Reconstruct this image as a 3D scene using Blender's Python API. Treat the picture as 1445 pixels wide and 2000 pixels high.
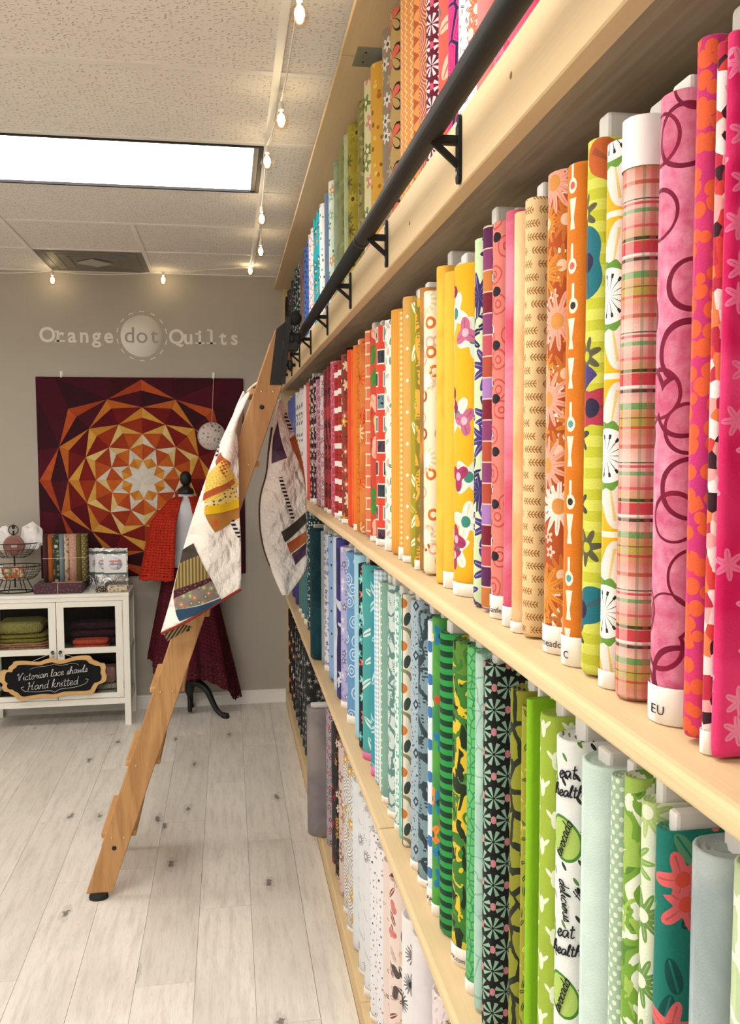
import bpy, bmesh, math, random
from mathutils import Vector, Matrix, noise as mnoise

for _o in list(bpy.data.objects):
    bpy.data.objects.remove(_o, do_unlink=True)
SC = bpy.context.scene
COL = SC.collection
PI = math.pi

# ------------------------------------------------------------------ camera
CAM_H = 1.672
cd = bpy.data.cameras.new('camera')
cd.sensor_fit = 'VERTICAL'
cd.sensor_height = 24.0
cd.sensor_width = 24.0 * 1445 / 2000
cd.lens = 24.0 * 1706.6 / 2000
cd.clip_start = 0.02
cam = bpy.data.objects.new('camera', cd)
COL.objects.link(cam)
_r = Vector((0.98708, -0.16018, -0.00386))
_d = Vector((-0.015215, -0.069724, -0.99745))
_f = Vector((0.159505, 0.984622, -0.07126))
_m = Matrix((( _r.x, -_d.x, -_f.x, 0), (_r.y, -_d.y, -_f.y, 0), (_r.z, -_d.z, -_f.z, CAM_H), (0, 0, 0, 1)))
cam.matrix_world = _m
SC.camera = cam

# ------------------------------------------------------------------ world, exposure
w = bpy.data.worlds.new('world')
SC.world = w
w.use_nodes = True
w.node_tree.nodes['Background'].inputs[0].default_value = (1.0, 0.96, 0.91, 1)
w.node_tree.nodes['Background'].inputs[1].default_value = 0.2
vs = SC.view_settings
vs.view_transform = 'Standard'
vs.look = 'None'
vs.exposure = 0.72
vs.gamma = 1.0
vs.use_curve_mapping = False
TROFFER_POWER = 8.5          # emission of the ceiling panels
BULB_POWER = 22.0            # emission of the string-light filaments

# ------------------------------------------------------------------ room measures (metres)
CEIL = 2.782
WALL_Y = 5.74
ROOM_L = -4.2
ROOM_B = -3.4
ROOM_R = 0.66
SHELF_X = 0.335

# ------------------------------------------------------------------ small helpers
def hexc(h):
    if not isinstance(h, str):
        return h
    h = h.lstrip('#')
    v = [int(h[i:i + 2], 16) / 255 for i in (0, 2, 4)]
    return tuple([(c / 12.92 if c <= .04045 else ((c + .055) / 1.055) ** 2.4) for c in v] + [1.0])

def thing(name, label, cat, loc=(0, 0, 0), group=None):
    o = bpy.data.objects.new(name, None)
    o.empty_display_size = .05
    COL.objects.link(o)
    o.location = loc
    o['label'] = label
    o['category'] = cat
    if group:
        o['group'] = group
    return o

def tag(o, label, cat, group=None):
    o['label'] = label
    o['category'] = cat
    if group:
        o['group'] = group
    return o

def struct(o):
    o['kind'] = 'structure'
    return o

def root_of(p):
    v = Vector((0, 0, 0))
    while p is not None:
        if p.type == 'EMPTY':
            v += p.location
        p = p.parent
    return v

def link(name, me, parent=None):
    """an object whose mesh is given in world coordinates"""
    o = bpy.data.objects.new(name, me)
    COL.objects.link(o)
    if parent is not None:
        o.parent = parent
        if parent.type == 'EMPTY':
            o.matrix_parent_inverse = Matrix.Translation(-Vector(parent.location))
    return o

def mesh(name, verts, faces, mat=None, parent=None, smooth=False, uv=None, mats=None, midx=None):
    me = bpy.data.meshes.new(name)
    me.from_pydata([tuple(v) for v in verts], [], faces)
    for mm in (mats or ([mat] if mat else [])):
        me.materials.append(mm)
    if midx:
        me.polygons.foreach_set('material_index', midx)
    if uv is not None:
        l = me.uv_layers.new(name='UVMap')
        vi = [0] * len(me.loops)
        me.loops.foreach_get('vertex_index', vi)
        flat = []
        for i in vi:
            flat.extend(uv[i])
        l.data.foreach_set('uv', flat)
    if smooth:
        me.polygons.foreach_set('use_smooth', [True] * len(me.polygons))
    me.update()
    return link(name, me, parent)

def from_bm(name, bm, mat, parent=None, smooth=False):
    me = bpy.data.meshes.new(name)
    bmesh.ops.recalc_face_normals(bm, faces=bm.faces[:])
    bm.to_mesh(me)
    bm.free()
    if mat:
        me.materials.append(mat)
    if smooth:
        me.polygons.foreach_set('use_smooth', [True] * len(me.polygons))
    return link(name, me, parent)

def bm_box(bm, x0, x1, y0, y1, z0, z1, bev=0, rot=None, seg=1):
    r = bmesh.ops.create_cube(bm, size=1.0)
    vs_ = r['verts']
    c = Vector(((x0 + x1) / 2, (y0 + y1) / 2, (z0 + z1) / 2))
    for v in vs_:
        v.co = Vector((v.co.x * (x1 - x0), v.co.y * (y1 - y0), v.co.z * (z1 - z0)))
    if bev:
        es = list({e for v in vs_ for e in v.link_edges})
        rr = bmesh.ops.bevel(bm, geom=es, offset=bev, segments=seg, affect='EDGES', profile=.5)
        vs_ = list({v for f in rr['faces'] for v in f.verts} | {v for v in vs_ if v.is_valid})
    for v in vs_:
        if rot:
            v.co = rot @ v.co
        v.co += c
    return vs_

def box(name, x0, x1, y0, y1, z0, z1, mat, parent=None, bev=0, rot=None, seg=1):
    bm = bmesh.new()
    bm_box(bm, x0, x1, y0, y1, z0, z1, bev, rot, seg)
    return from_bm(name, bm, mat, parent)

def uvbox(o):
    me = o.data
    l = me.uv_layers.new(name='UVMap')
    for p in me.polygons:
        for li in p.loop_indices:
            c = me.vertices[me.loops[li].vertex_index].co
            l.data[li].uv = (c.x + c.y * (abs(p.normal.y) < .7), c.z + c.y * (abs(p.normal.z) > .7))
    return o

def bm_tube(bm, pts, r, n=8, cap=True, closed=False):
    pts = [Vector(p) for p in pts]
    N = len(pts)
    rad = r if isinstance(r, (list, tuple)) else [r] * N
    rings = []
    up = None
    for i, p in enumerate(pts):
        a = pts[(i - 1) % N] if (i > 0 or closed) else p
        b = pts[(i + 1) % N] if (i < N - 1 or closed) else p
        t = (b - a).normalized()
        if up is None:
            up = t.orthogonal().normalized()
        else:
            up = (up - t * up.dot(t))
            up = up.normalized() if up.length > 1e-6 else t.orthogonal().normalized()
        s = t.cross(up)
        rings.append([bm.verts.new(p + rad[i] * (math.cos(2 * PI * k / n) * up + math.sin(2 * PI * k / n) * s)) for k in range(n)])
    for i in range(N if closed else N - 1):
        A, B = rings[i], rings[(i + 1) % N]
        for k in range(n):
            bm.faces.new((A[k], A[(k + 1) % n], B[(k + 1) % n], B[k]))
    if cap and not closed:
        bm.faces.new(rings[0][::-1])
        bm.faces.new(rings[-1])

def tube(name, pts, r, mat, parent=None, n=8, closed=False):
    bm = bmesh.new()
    bm_tube(bm, pts, r, n, True, closed)
    return from_bm(name, bm, mat, parent, True)

def bm_lathe(bm, prof, n=24, c=(0, 0, 0), axis='Z', sx=1, sy=1, cap=True):
    rings = []
    for (r, h) in prof:
        ring = []
        for k in range(n):
            a = 2 * PI * k / n
            x, y = r * math.cos(a) * sx, r * math.sin(a) * sy
            p = {'Z': (x, y, h), 'X': (h, x, y), 'Y': (x, h, y)}[axis]
            ring.append(bm.verts.new(Vector(p) + Vector(c)))
        rings.append(ring)
    for A, B in zip(rings, rings[1:]):
        for k in range(n):
            bm.faces.new((A[k], A[(k + 1) % n], B[(k + 1) % n], B[k]))
    if cap:
        bm.faces.new(rings[0][::-1])
        bm.faces.new(rings[-1])

def lathe(name, prof, mat, parent=None, n=24, c=(0, 0, 0), axis='Z', sx=1, sy=1, cap=True):
    bm = bmesh.new()
    bm_lathe(bm, prof, n, c, axis, sx, sy, cap)
    return from_bm(name, bm, mat, parent, True)

def smooth_path(pts, n=6, closed=False):
    P = [Vector(p) for p in pts]
    N = len(P)
    out = []
    for i in range(N if closed else N - 1):
        p0 = P[(i - 1) % N] if (closed or i > 0) else P[0]
        p1, p2 = P[i], P[(i + 1) % N]
        p3 = P[(i + 2) % N] if (closed or i < N - 2) else P[-1]
        for k in range(n):
            t = k / n
            out.append(.5 * ((2 * p1) + (p2 - p0) * t + (2 * p0 - 5 * p1 + 4 * p2 - p3) * t * t + (3 * p1 - p0 - 3 * p2 + p3) * t ** 3))
    if not closed:
        out.append(P[-1])
    return out

def prism_xz(name, poly, y0, y1, mat, parent=None):
    """a flat plate with the outline poly in X,Z and thickness from y0 (front) to y1"""
    n = len(poly)
    a = sum(poly[i][0] * poly[(i + 1) % n][1] - poly[(i + 1) % n][0] * poly[i][1] for i in range(n))
    if a < 0:
        poly = poly[::-1]
    v = [(x, y0, z) for x, z in poly] + [(x, y1, z) for x, z in poly]
    f = [tuple(range(n)), tuple(range(2 * n - 1, n - 1, -1))] + [(i, i + n, (i + 1) % n + n, (i + 1) % n) for i in range(n)]
    return mesh(name, v, f, mat, parent)

# ------------------------------------------------------------------ node expressions
class E:
    def __init__(s, g, k):
        s.g, s.k = g, k
    def __add__(s, o): return s.g.m('ADD', s, o)
    __radd__ = __add__
    def __sub__(s, o): return s.g.m('SUBTRACT', s, o)
    def __rsub__(s, o): return s.g.m('SUBTRACT', o, s)
    def __mul__(s, o): return s.g.m('MULTIPLY', s, o)
    __rmul__ = __mul__
    def __truediv__(s, o): return s.g.m('DIVIDE', s, o)
    def __neg__(s): return s.g.m('MULTIPLY', s, -1.0)
    def __lt__(s, o): return s.g.m('LESS_THAN', s, o)
    def __gt__(s, o): return s.g.m('GREATER_THAN', s, o)
    def __mod__(s, o): return s.g.m('FLOORED_MODULO', s, o)
    def abs(s): return s.g.m('ABSOLUTE', s)
    def sin(s): return s.g.m('SINE', s)
    def cos(s): return s.g.m('COSINE', s)
    def floor(s): return s.g.m('FLOOR', s)
    def pw(s, o): return s.g.m('POWER', s, o)
    def mx(s, o): return s.g.m('MAXIMUM', s, o)
    def mn(s, o): return s.g.m('MINIMUM', s, o)

class G:
    def __init__(g, name, coord='UV', seed=0.0):
        g.mat = bpy.data.materials.new(name)
        g.mat.use_nodes = True
        g.nt = g.mat.node_tree
        g.b = g.nt.nodes['Principled BSDF']
        tc = g.nt.nodes.new('ShaderNodeTexCoord')
        g.tc = tc
        sep = g.nt.nodes.new('ShaderNodeSeparateXYZ')
        g.nt.links.new(tc.outputs[coord], sep.inputs[0])
        g.u = E(g, sep.outputs[0]) + seed * .37
        g.v = E(g, sep.outputs[1]) + seed * .61
        g.w = E(g, sep.outputs[2])
    def put(g, sock, val):
        if isinstance(val, E):
            g.nt.links.new(val.k, sock)
        elif isinstance(val, bpy.types.NodeSocket):
            g.nt.links.new(val, sock)
        else:
            sock.default_value = val
    def m(g, op, a, b=None):
        n = g.nt.nodes.new('ShaderNodeMath')
        n.operation = op
        g.put(n.inputs[0], a)
        if b is not None:
            g.put(n.inputs[1], b)
        return E(g, n.outputs[0])
    def vec(g, x, y, z=0.0):
        n = g.nt.nodes.new('ShaderNodeCombineXYZ')
        g.put(n.inputs[0], x); g.put(n.inputs[1], y); g.put(n.inputs[2], z)
        return n.outputs[0]
    def hyp(g, x, y): return g.m('SQRT', x * x + y * y)
    def atan2(g, y, x): return g.m('ARCTAN2', y, x)
    def noise(g, sc, detail=2.0, vec=None, dim='2D', rough=.5, dist=0.0):
        n = g.nt.nodes.new('ShaderNodeTexNoise')
        n.noise_dimensions = dim
        n.inputs['Scale'].default_value = sc
        n.inputs['Detail'].default_value = detail
        n.inputs['Roughness'].default_value = rough
        n.inputs['Distortion'].default_value = dist
        g.put(n.inputs['Vector'], vec if vec is not None else g.vec(g.u, g.v))
        return E(g, n.outputs[0])
    def vor(g, x, y, rnd=1.0, feature='F1'):
        n = g.nt.nodes.new('ShaderNodeTexVoronoi')
        n.voronoi_dimensions = '2D'
        n.feature = feature
        n.inputs['Scale'].default_value = 1.0
        n.inputs['Randomness'].default_value = rnd
        g.put(n.inputs['Vector'], g.vec(x, y))
        if feature == 'DISTANCE_TO_EDGE':
            return E(g, n.outputs['Distance'])
        sc = g.nt.nodes.new('ShaderNodeSeparateColor')
        g.nt.links.new(n.outputs['Color'], sc.inputs[0])
        sp = g.nt.nodes.new('ShaderNodeSeparateXYZ')
        g.nt.links.new(n.outputs['Position'], sp.inputs[0])
        return dict(d=E(g, n.outputs['Distance']), r=E(g, sc.outputs[0]), r2=E(g, sc.outputs[1]),
                    x=x - E(g, sp.outputs[0]), y=y - E(g, sp.outputs[1]))
    def white(g, x, y):
        n = g.nt.nodes.new('ShaderNodeTexWhiteNoise')
        n.noise_dimensions = '2D'
        g.put(n.inputs['Vector'], g.vec(x, y))
        return E(g, n.outputs['Value'])
    def mix(g, f, a, b):
        n = g.nt.nodes.new('ShaderNodeMix')
        n.data_type = 'RGBA'
        g.put(n.inputs[0], f)
        g.put(n.inputs[6], g.col(a)); g.put(n.inputs[7], g.col(b))
        return n.outputs[2]
    def col(g, c):
        if callable(c):
            return c(g)
        if isinstance(c, bpy.types.NodeSocket):
            return c
        return hexc(c)
    def pal(g, f, cols):
        n = g.nt.nodes.new('ShaderNodeValToRGB')
        cr = n.color_ramp
        cr.interpolation = 'CONSTANT'
        while len(cr.elements) < len(cols):
            cr.elements.new(.5)
        for i, c in enumerate(cols):
            cr.elements[i].position = i / len(cols)
            cr.elements[i].color = hexc(c)
        g.put(n.inputs[0], f)
        return n.outputs[0]
    def ramp(g, f, stops):
        n = g.nt.nodes.new('ShaderNodeValToRGB')
        cr = n.color_ramp
        while len(cr.elements) < len(stops):
            cr.elements.new(.5)
        for i, (p, c) in enumerate(stops):
            cr.elements[i].position = p
            cr.elements[i].color = hexc(c)
        g.put(n.inputs[0], f)
        return n.outputs[0]
    def bump(g, h, strength=.3, dist=.002):
        n = g.nt.nodes.new('ShaderNodeBump')
        n.inputs['Strength'].default_value = strength
        n.inputs['Distance'].default_value = dist
        g.put(n.inputs['Height'], h)
        g.nt.links.new(n.outputs[0], g.b.inputs['Normal'])
    def done(g, color, rough=.8, metal=0.0, spec=.3):
        g.put(g.b.inputs['Base Color'], g.col(color))
        g.put(g.b.inputs['Roughness'], rough)
        g.b.inputs['Metallic'].default_value = metal
        g.b.inputs['Specular IOR Level'].default_value = spec
        return g.mat

# ---- print patterns (u round the bolt, v up the bolt, in metres)
def scale_c(c, k):
    c = hexc(c)
    return (min(1, c[0] * k), min(1, c[1] * k), min(1, c[2] * k), 1)
def S(c, var=.1):
    return lambda g: g.mix(g.noise(25, 3), scale_c(c, 1 - var), scale_c(c, 1 + var))
def B(a, b, sc=12):
    return lambda g: g.mix((g.noise(sc, 4, dist=.6) - .36) * 3.6, a, b)
def DD(bg, pal, size, r):
    def f(g):
        q = g.vor(g.u * (1 / size), g.v * (1 / size), .85)
        return g.mix(q['d'] < r * (q['r2'] * .6 + .7), bg, g.pal(q['r'], pal))
    return f
def cells(g, w, h, stag=.5):
    row = (g.v * (1 / h)).floor()
    uu = g.u * (1 / w) + (row % 2.0) * stag
    x = ((uu % 1.0) - .5) * w
    y = (((g.v * (1 / h)) % 1.0) - .5) * h
    return x, y, g.white(uu.floor(), row)
def D(bg, fg, per, r):
    def f(g):
        x, y, q = cells(g, per, per * .8)
        return g.mix(g.hyp(x, y) < r * per, bg, fg)
    return f
def DR(bg, fg, per, r):
    def f(g):
        x, y, q = cells(g, per * 1.4, per, 0)
        return g.mix(g.hyp(x, y) < r * per, bg, fg)
    return f
def F(bg, pal, ctr, size, n=5, R=.42):
    def f(g):
        q = g.vor(g.u * (1 / size), g.v * (1 / size), .75)
        th = g.atan2(q['y'], q['x']) + q['r2'] * 6.28
        rad = ((th * float(n)).cos() * .27 + .73) * R
        c = g.mix(q['d'] < rad, bg, g.pal(q['r'], pal))
        ln = ((th * (n / 2)).sin().abs() < .12) * (q['d'] < rad * .85) * .45
        c = g.mix(ln, c, bg if isinstance(bg, str) else (.1, .04, .03, 1))
        if ctr:
            c = g.mix(q['d'] < R * .27, c, ctr)
        return c
    return f
def L(bg, pal, size, asp=.35):
    def f(g):
        q = g.vor(g.u * (1 / size), g.v * (1 / size), .8)
        a = (q['r2'] - .5) * 2.6
        ca, sa = a.cos(), a.sin()
        x = q['x'] * ca - q['y'] * sa
        y = q['x'] * sa + q['y'] * ca
        r = g.hyp(x * (1 / asp), y + x * x * 2.0)
        c = g.mix(r < .44, bg, g.pal(q['r'], pal))
        return g.mix((x.abs() < .025) * (r < .4), c, bg)
    return f
def H(cols, per):
    return lambda g: g.pal(((g.v + g.noise(9) * .006) * (1 / per)) % 1.0, cols)
def HW(a, b, per):
    return lambda g: g.mix((((g.v + (g.u * 60).sin() * .0015) * (1 / per)) % 1.0) < .5, a, b)
def VL(a, b, per):
    return lambda g: g.mix(((g.u * (1 / per)) % 1.0) < .5, a, b)
def GI(a, b, per):
    return lambda g: g.mix((((g.u * (1 / per)) % 1.0) < .5) * .5 + (((g.v * (1 / per)) % 1.0) < .5) * .5, a, b)
def CR(bg, fg, size, wd):
    def f(g):
        wob = (g.noise(30) - .5) * .5
        return g.mix(g.vor(g.u * (1 / size) + wob, g.v * (1 / size) + wob, 1, 'DISTANCE_TO_EDGE') < wd, bg, fg)
    return f
def CRD(fg, bg, size):
    return lambda g: g.mix(g.vor(g.u * (1 / size), g.v * (1 / size), 1, 'DISTANCE_TO_EDGE') < .09, g.mix(g.noise(20), fg, scale_c(fg, 1.25)), bg)
def CRL(bg, fg, mid, size):
    def f(g):
        wob = (g.noise(18, 3) - .5) * 1.4
        d = g.vor(g.u * (1 / size) + wob, g.v * (1 / size) - wob, 1, 'DISTANCE_TO_EDGE')
        c = g.mix(d < .11, bg, fg)
        q = g.vor(g.u * (2.2 / size) + wob, g.v * (2.2 / size), 1)
        r = g.hyp(q['x'] * 2.4, q['y'])
        return g.mix((r < .42) * (d > .11) * ((q['y'] * 24).sin() > 0), c, fg)
    return f
def CELLS(pal, size):
    return lambda g: g.pal(g.vor(g.u * (1 / size) + g.noise(40) * .6, g.v * (1 / size), 1)['r'], pal)
def W(bg, fg, per, amp):
    def f(g):
        x = (g.u + (g.v * (6.28 / .028)).sin().abs() * amp) * (1 / per)
        return g.mix(((x % .5) < .09), bg, fg)
    return f
def ZZ(bg, fg, per):
    def f(g):
        y = ((g.v * (1 / per)) % 1.0 - .5).abs() * 2.0
        x = (g.u * (1 / per)) % 1.0
        return g.mix(x < y * .8, bg, fg)
    return f
def CM(cols, sc):
    def f(g):
        n1 = g.noise(sc, 3, dist=.8)
        n2 = g.noise(sc * 1.7, 2, vec=g.vec(g.u + 3.1, g.v * .7 + 1.7), dist=.5)
        c = g.mix(n1 > .55, cols[0], cols[1])
        c = g.mix(n2 > .57, c, cols[2])
        return g.mix((n1 < .4) * (n2 < .56), c, cols[3])
    return f
def CONC(bg, fg, size):
    def f(g):
        x, y, q = cells(g, size, size * 1.2)
        return g.mix(((g.hyp(x * 1.5, y) * (7 / size)) % 1.0) < .35, bg, fg)
    return f
def CONC2(bg, fg, size):
    def f(g):
        q = g.vor(g.u * (1 / size), g.v * (1 / size), .8)
        return g.mix((((q['d'] + g.noise(25) * .2) * 5.0) % 1.0 < .3) * (q['d'] < .45), g.mix(g.noise(14), bg, scale_c(bg, .75)), fg)
    return f
def CONCV(a, b, edge, size):
    def f(g):
        q = g.vor(g.u * (1 / size), g.v * (1 / size), .6)
        e = g.vor(g.u * (1 / size), g.v * (1 / size), .6, 'DISTANCE_TO_EDGE')
        c = g.mix(((e * 9.0) % 1.0) < .4, a, b)
        return g.mix(e < .05, c, edge)
    return f
def FN(bg, fg, bead, size):
    def f(g):
        x, y, q = cells(g, size, size * .8)
        r = g.hyp(x, y)
        th = g.atan2(y, x)
        c = g.mix(((th * 4.0).sin().abs() > .72) * (r < size * .42) * (r > size * .05), bg, fg)
        xx = ((g.u * (1 / size) * 2.0) % 1.0 - .5) * .5
        yy = ((g.v * (1 / (size * .8)) * 2.0) % 1.0 - .5) * .4
        return g.mix((g.hyp(x.abs() - size * .5, y * .7) < size * .1), c, bead)
    return f
def ST(bg, cols, wx, hy):
    def f(g):
        x, y, q = cells(g, wx, hy, .5)
        ax, ay = x.abs() - wx * .04 * q, y.abs() + hy * .05 * q
        c = g.mix((ax < wx * .31) * (ay < hy * .36), bg, '#efe6d8')
        c = g.mix((ax < wx * .26) * (ay < hy * .3), c, g.pal(q, cols))
        n = g.noise(70, 2)
        return g.mix((n > .56) * (ax < wx * .2) * (ay < hy * .24), c, '#2a2c34')
    return f
def BK(cols, per):
    def f(g):
        row = (g.v * (1 / per)).floor()
        c = g.pal(g.white(row, 3.0), cols)
        return g.mix(((g.v * (1 / per)) % 1.0) < .06, c, '#e8c8b8')
    return f
def BARS(a, b, wcol, per):
    def f(g):
        t = (g.v * (1 / per)) % 1.0
        c = g.mix((t < .3) * (g.u > -.018), a, wcol)
        c = g.mix((t > .62) * (t < .7), c, scale_c(a, .6))
        return g.mix(g.u < -.018, c, b)
    return f
def BRICK(bg, fg, per):
    def f(g):
        x, y, q = cells(g, per * 1.6, per)
        return g.mix((x.abs() > per * .72).mx(y.abs() > per * .42), bg, fg)
    return f
def PETAL(bg, ln, pet):
    def f(g):
        x, y, q = cells(g, .055, .085, 0)
        r = g.hyp(x, y)
        th = g.atan2(y, x)
        rad = (th * 2.0).sin().abs() * .036
        c = g.mix((r < rad) * ((x * y) > 0), bg, pet)
        return g.mix(((r - rad).abs() < .0035), c, ln)
    return f
def TULIP(bg, leaf, org):
    def f(g):
        x, y = g.u - .006, ((g.v * (1 / .095)) % 1.0 - .5) * .095
        ax = x.abs()
        c = g.mix(g.hyp((ax - .012) * 1.7, (y + .012) - ax * .6) < .014, bg, leaf)
        c = g.mix(g.hyp(x * 1.1, (y - .03) * 1.2) < .014, c, org)
        c = g.mix(ax < .0016, c, leaf)
        c = g.mix((g.hyp(x, y + .047) - .022).abs() < .004, c, '#8a8a6a')
        return c
    return f
def DIAM(bg, fg, per):
    def f(g):
        x, y, q = cells(g, per * .9, per)
        d = x.abs() * 1.3 + y.abs()
        c = g.mix(d < per * .22, S(bg), fg)
        c = g.mix(d < per * .1, c, bg)
        n = g.noise(160, 1)
        return g.mix((n > .66) * (d > per * .42), c, fg)
    return f
def BEES(bg, fg, per):
    def f(g):
        x, y, q = cells(g, per * .8, per * .8)
        b_ = g.hyp(x * 2.4, y) < per * .24
        w_ = g.hyp(x.abs() * 1.1 - per * .15, (y - x.abs() * .9) * 1.8) < per * .13
        return g.mix(b_.mx(w_), S(bg), fg)
    return f
def SP(bg, fg):
    def f(g):
        h = .0165
        t = ((g.v + (g.u * 40).sin() * .001) * (1 / h)) % 1.0
        y = (t - .5) * h
        x = g.u + (g.v * (1 / h)).floor() * .0083
        k = (x % .0042)
        on = ((x % .034) < .026)
        leaf = ((y.abs() - k * 1.1).abs() < .0011) * (y.abs() < .0046)
        return g.mix((leaf.mx(y.abs() < .0005)) * on, B(bg, scale_c(bg, .9), 9), fg)
    return f
def SPOON(bg, fg):
    def f(g):
        h = .043
        row = (g.v * (1 / h)).floor()
        y = ((g.v * (1 / h)) % 1.0 - .5) * h
        r = g.white(row, 1.0)
        x = g.u - .008 - (r - .5) * .004
        k = (g.white(row, 5.0) > .45)
        head = g.hyp(x * 1.3, y + .008) < .0085
        stem = (x.abs() < .0018) * (y > -.004) * (y < .016)
        wide = (x.abs() < .002 + y.abs() * .16) * (y > -.012)
        c = g.mix((head * k).mx(stem).mx(wide * (1.0 - k)), S(bg, .06), fg)
        c = g.mix((g.hyp(x, y + .008) < .004) * k, c, g.pal(r, ['#d86a5c', '#5ca0a8', '#3a3028']))
        return g.mix((((g.u + .016).abs() < .0016) * ((g.v % .23) < .1)), c, fg)
    return f
def BALLS(bg, fg, dk):
    def f(g):
        c = CONC2(bg, fg, .04)(g)
        y = ((g.v * (1 / .075)) % 1.0 - .5) * .075
        r = g.hyp(g.u + .006, y)
        ck = ((g.u * 300).sin() * (g.v * 300).sin() > 0)
        c = g.mix(r < .009, c, g.mix(ck, '#f2ece6', dk))
        c = g.mix(g.hyp((g.u - .008) * .8, y + .022) < .007, c, dk)
        return g.mix(g.hyp(g.u + .008, (y - .024) * .8) < .006, c, dk)
    return f
def ringmask(g, size, R, wd, off=0.0, rnd=.8):
    q = g.vor(g.u * (1 / size) + off, g.v * (1 / size) + off * 1.7, rnd)
    return (q['d'] - R).abs() < wd, q
def RINGS2():
    def f(g):
        m1, q1 = ringmask(g, .052, .17, .055, 0, .9)
        m2, q2 = ringmask(g, .047, .2, .05, 3.3, .9)
        y = ((g.v * (1 / .15)) % 1.0 - .5) * .15
        r = g.hyp(g.u - .006, y)
        th = g.atan2(y, g.u - .006)
        c = g.mix(m2, '#fbeccb', '#e8b0a4')
        c = g.mix(m1, c, g.pal(q1['r'], ['#b84a1c', '#d8762c', '#e8b0a4']))
        c = g.mix((r < .026) * ((th * 14).sin() > .2), c, '#e2d8a8')
        return g.mix(r < .015, c, '#fffbe6')
    return f
def WINE():
    def f(g):
        bg = g.mix((g.noise(70, 4) - .3) * 2.2, '#d8688e', '#f0a4bc')
        c = bg
        for off, size in ((0.0, .064), (5.3, .078)):
            q = g.vor(g.u * (1 / size) + off, g.v * (1 / size) + off * 1.7, .7)
            wob = q['d'] + (g.noise(22) - .5) * .02
            c = g.mix((wob < .33) * .22, c, '#b02448')
            c = g.mix((wob - .33).abs() < (g.noise(9) * .055), c, '#7a1236')
        return c
    return f
def BIGDAISY():
    def f(g):
        h = .158
        y = ((g.v * (1 / h)) % 1.0 - .5) * h
        x = g.u - .004
        r = g.hyp(x, y)
        th = g.atan2(y, x)
        bg = g.mix(((y.abs() - .079).abs() < .003) , '#eeb41e', '#f6f0d8')
        c = g.mix(r < ((th * 9).cos() * .012 + .062), bg, '#f3e2d8')
        c = g.mix(((th * 4.5).sin().abs() < .12) * (r < .066), c, '#e8c878')
        c = g.mix(r < ((th * 14).cos() * .0016 + .034), c, '#6a9a3c')
        c = g.mix(r < .0275, c, '#f8f6f0')
        c = g.mix(((th * 7).sin().abs() < .2) * (r < .018) * (r > .002), c, '#25222a')
        k = ((th * 7).sin().abs() < .5) * ((r - .0195).abs() < .0022)
        return g.mix(k, c, '#25222a')
    return f
def PL():
    def f(g):
        t = (g.v * (1 / .122)) % 1.0
        c = g.ramp(t, [(0, '#dc8a78'), (.05, '#c89a58'), (.12, '#b8a848'), (.19, '#d89a70'), (.27, '#e8b8a8'), (.33, '#d8a090'), (.5, '#c8a068'), (.62, '#e09a8c'), (.8, '#ecc8b8'), (1, '#dc8a78')])
        for a, b_, k in ((.2, .25, '#5c9a54'), (.33, .355, '#1c1618'), (.365, .385, '#f4e8e0'), (.385, .475, '#cf2a44'), (.485, .51, '#1c2418'), (.05, .07, '#cf3a4c'), (.69, .72, '#6aa060'), (.75, .77, '#cf3a4c'), (.785, .795, '#3a2c2c'), (.9, .93, '#c05a3c'), (.13, .14, '#8a4030'), (.58, .6, '#d84a5c')):
            c = g.mix((t > a) * (t < b_) * .9, c, k)
        s = (g.u * (1 / .036) + .2) % 1.0
        c = g.mix((s < .3) * .3, c, '#f6ece0')
        c = g.mix((s > .5) * (s < .58) * .4, c, '#3a6a40')
        return g.mix((s > .7) * (s < .85) * .4, c, '#d84a5c')
    return f
def AVO():
    def f(g):
        c = hexc('#eef0ec')
        q = g.vor(g.u * 55, g.v * 55, .9)
        x = q['x'] * .8 + q['y'] * .6
        y = q['y'] * .8 - q['x'] * .6
        c = g.mix((g.hyp(x * 2.6, y) < .3) * (q['r'] > .62), c, g.pal(q['r2'], ['#2a302a', '#5c8a3c', '#2a302a']))
        yy = ((g.v * (1 / .19)) % 1.0 - .5) * .19
        r = g.hyp((g.u - .012) * 1.15 + (yy + .037) * .18, yy + .037)
        c = g.mix(r < .027, c, '#4c8a2c')
        c = g.mix(r < .0235, c, '#b4d068')
        r2 = g.hyp((g.u + .016) * 1.7, yy - .035)
        c = g.mix(r2 < .024, c, '#6aa040')
        return g.mix((r2 < .019) * ((g.v * 700).sin() > .1), c, '#cfe0a4')
    return f

def cloth(name, fn, seed=0.0, rough=.86):
    g = G(name, 'UV', seed)
    hs = g.nt.nodes.new('ShaderNodeHueSaturation')
    hs.inputs['Value'].default_value = .80
    g.put(hs.inputs['Color'], g.col(fn(g)))
    c = hs.outputs[0]
    g.bump(g.noise(420, 1) + g.noise(26, 2) * 4.0, .18, .003)
    g.b.inputs['Sheen Weight'].default_value = .08
    return g.done(c, rough, 0, .22)

def plain(name, c, rough=.6, metal=0.0, spec=.4, var=.06, sc=8, bump=0.0):
    g = G(name, 'Object')
    n = g.noise(sc, 3, vec=g.tc.outputs['Object'], dim='3D')
    if bump:
        g.bump(g.noise(sc * 12, 2, vec=g.tc.outputs['Object'], dim='3D'), bump, .002)
    return g.done(g.mix(n, scale_c(c, 1 - var), scale_c(c, 1 + var)), rough, metal, spec)

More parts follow.
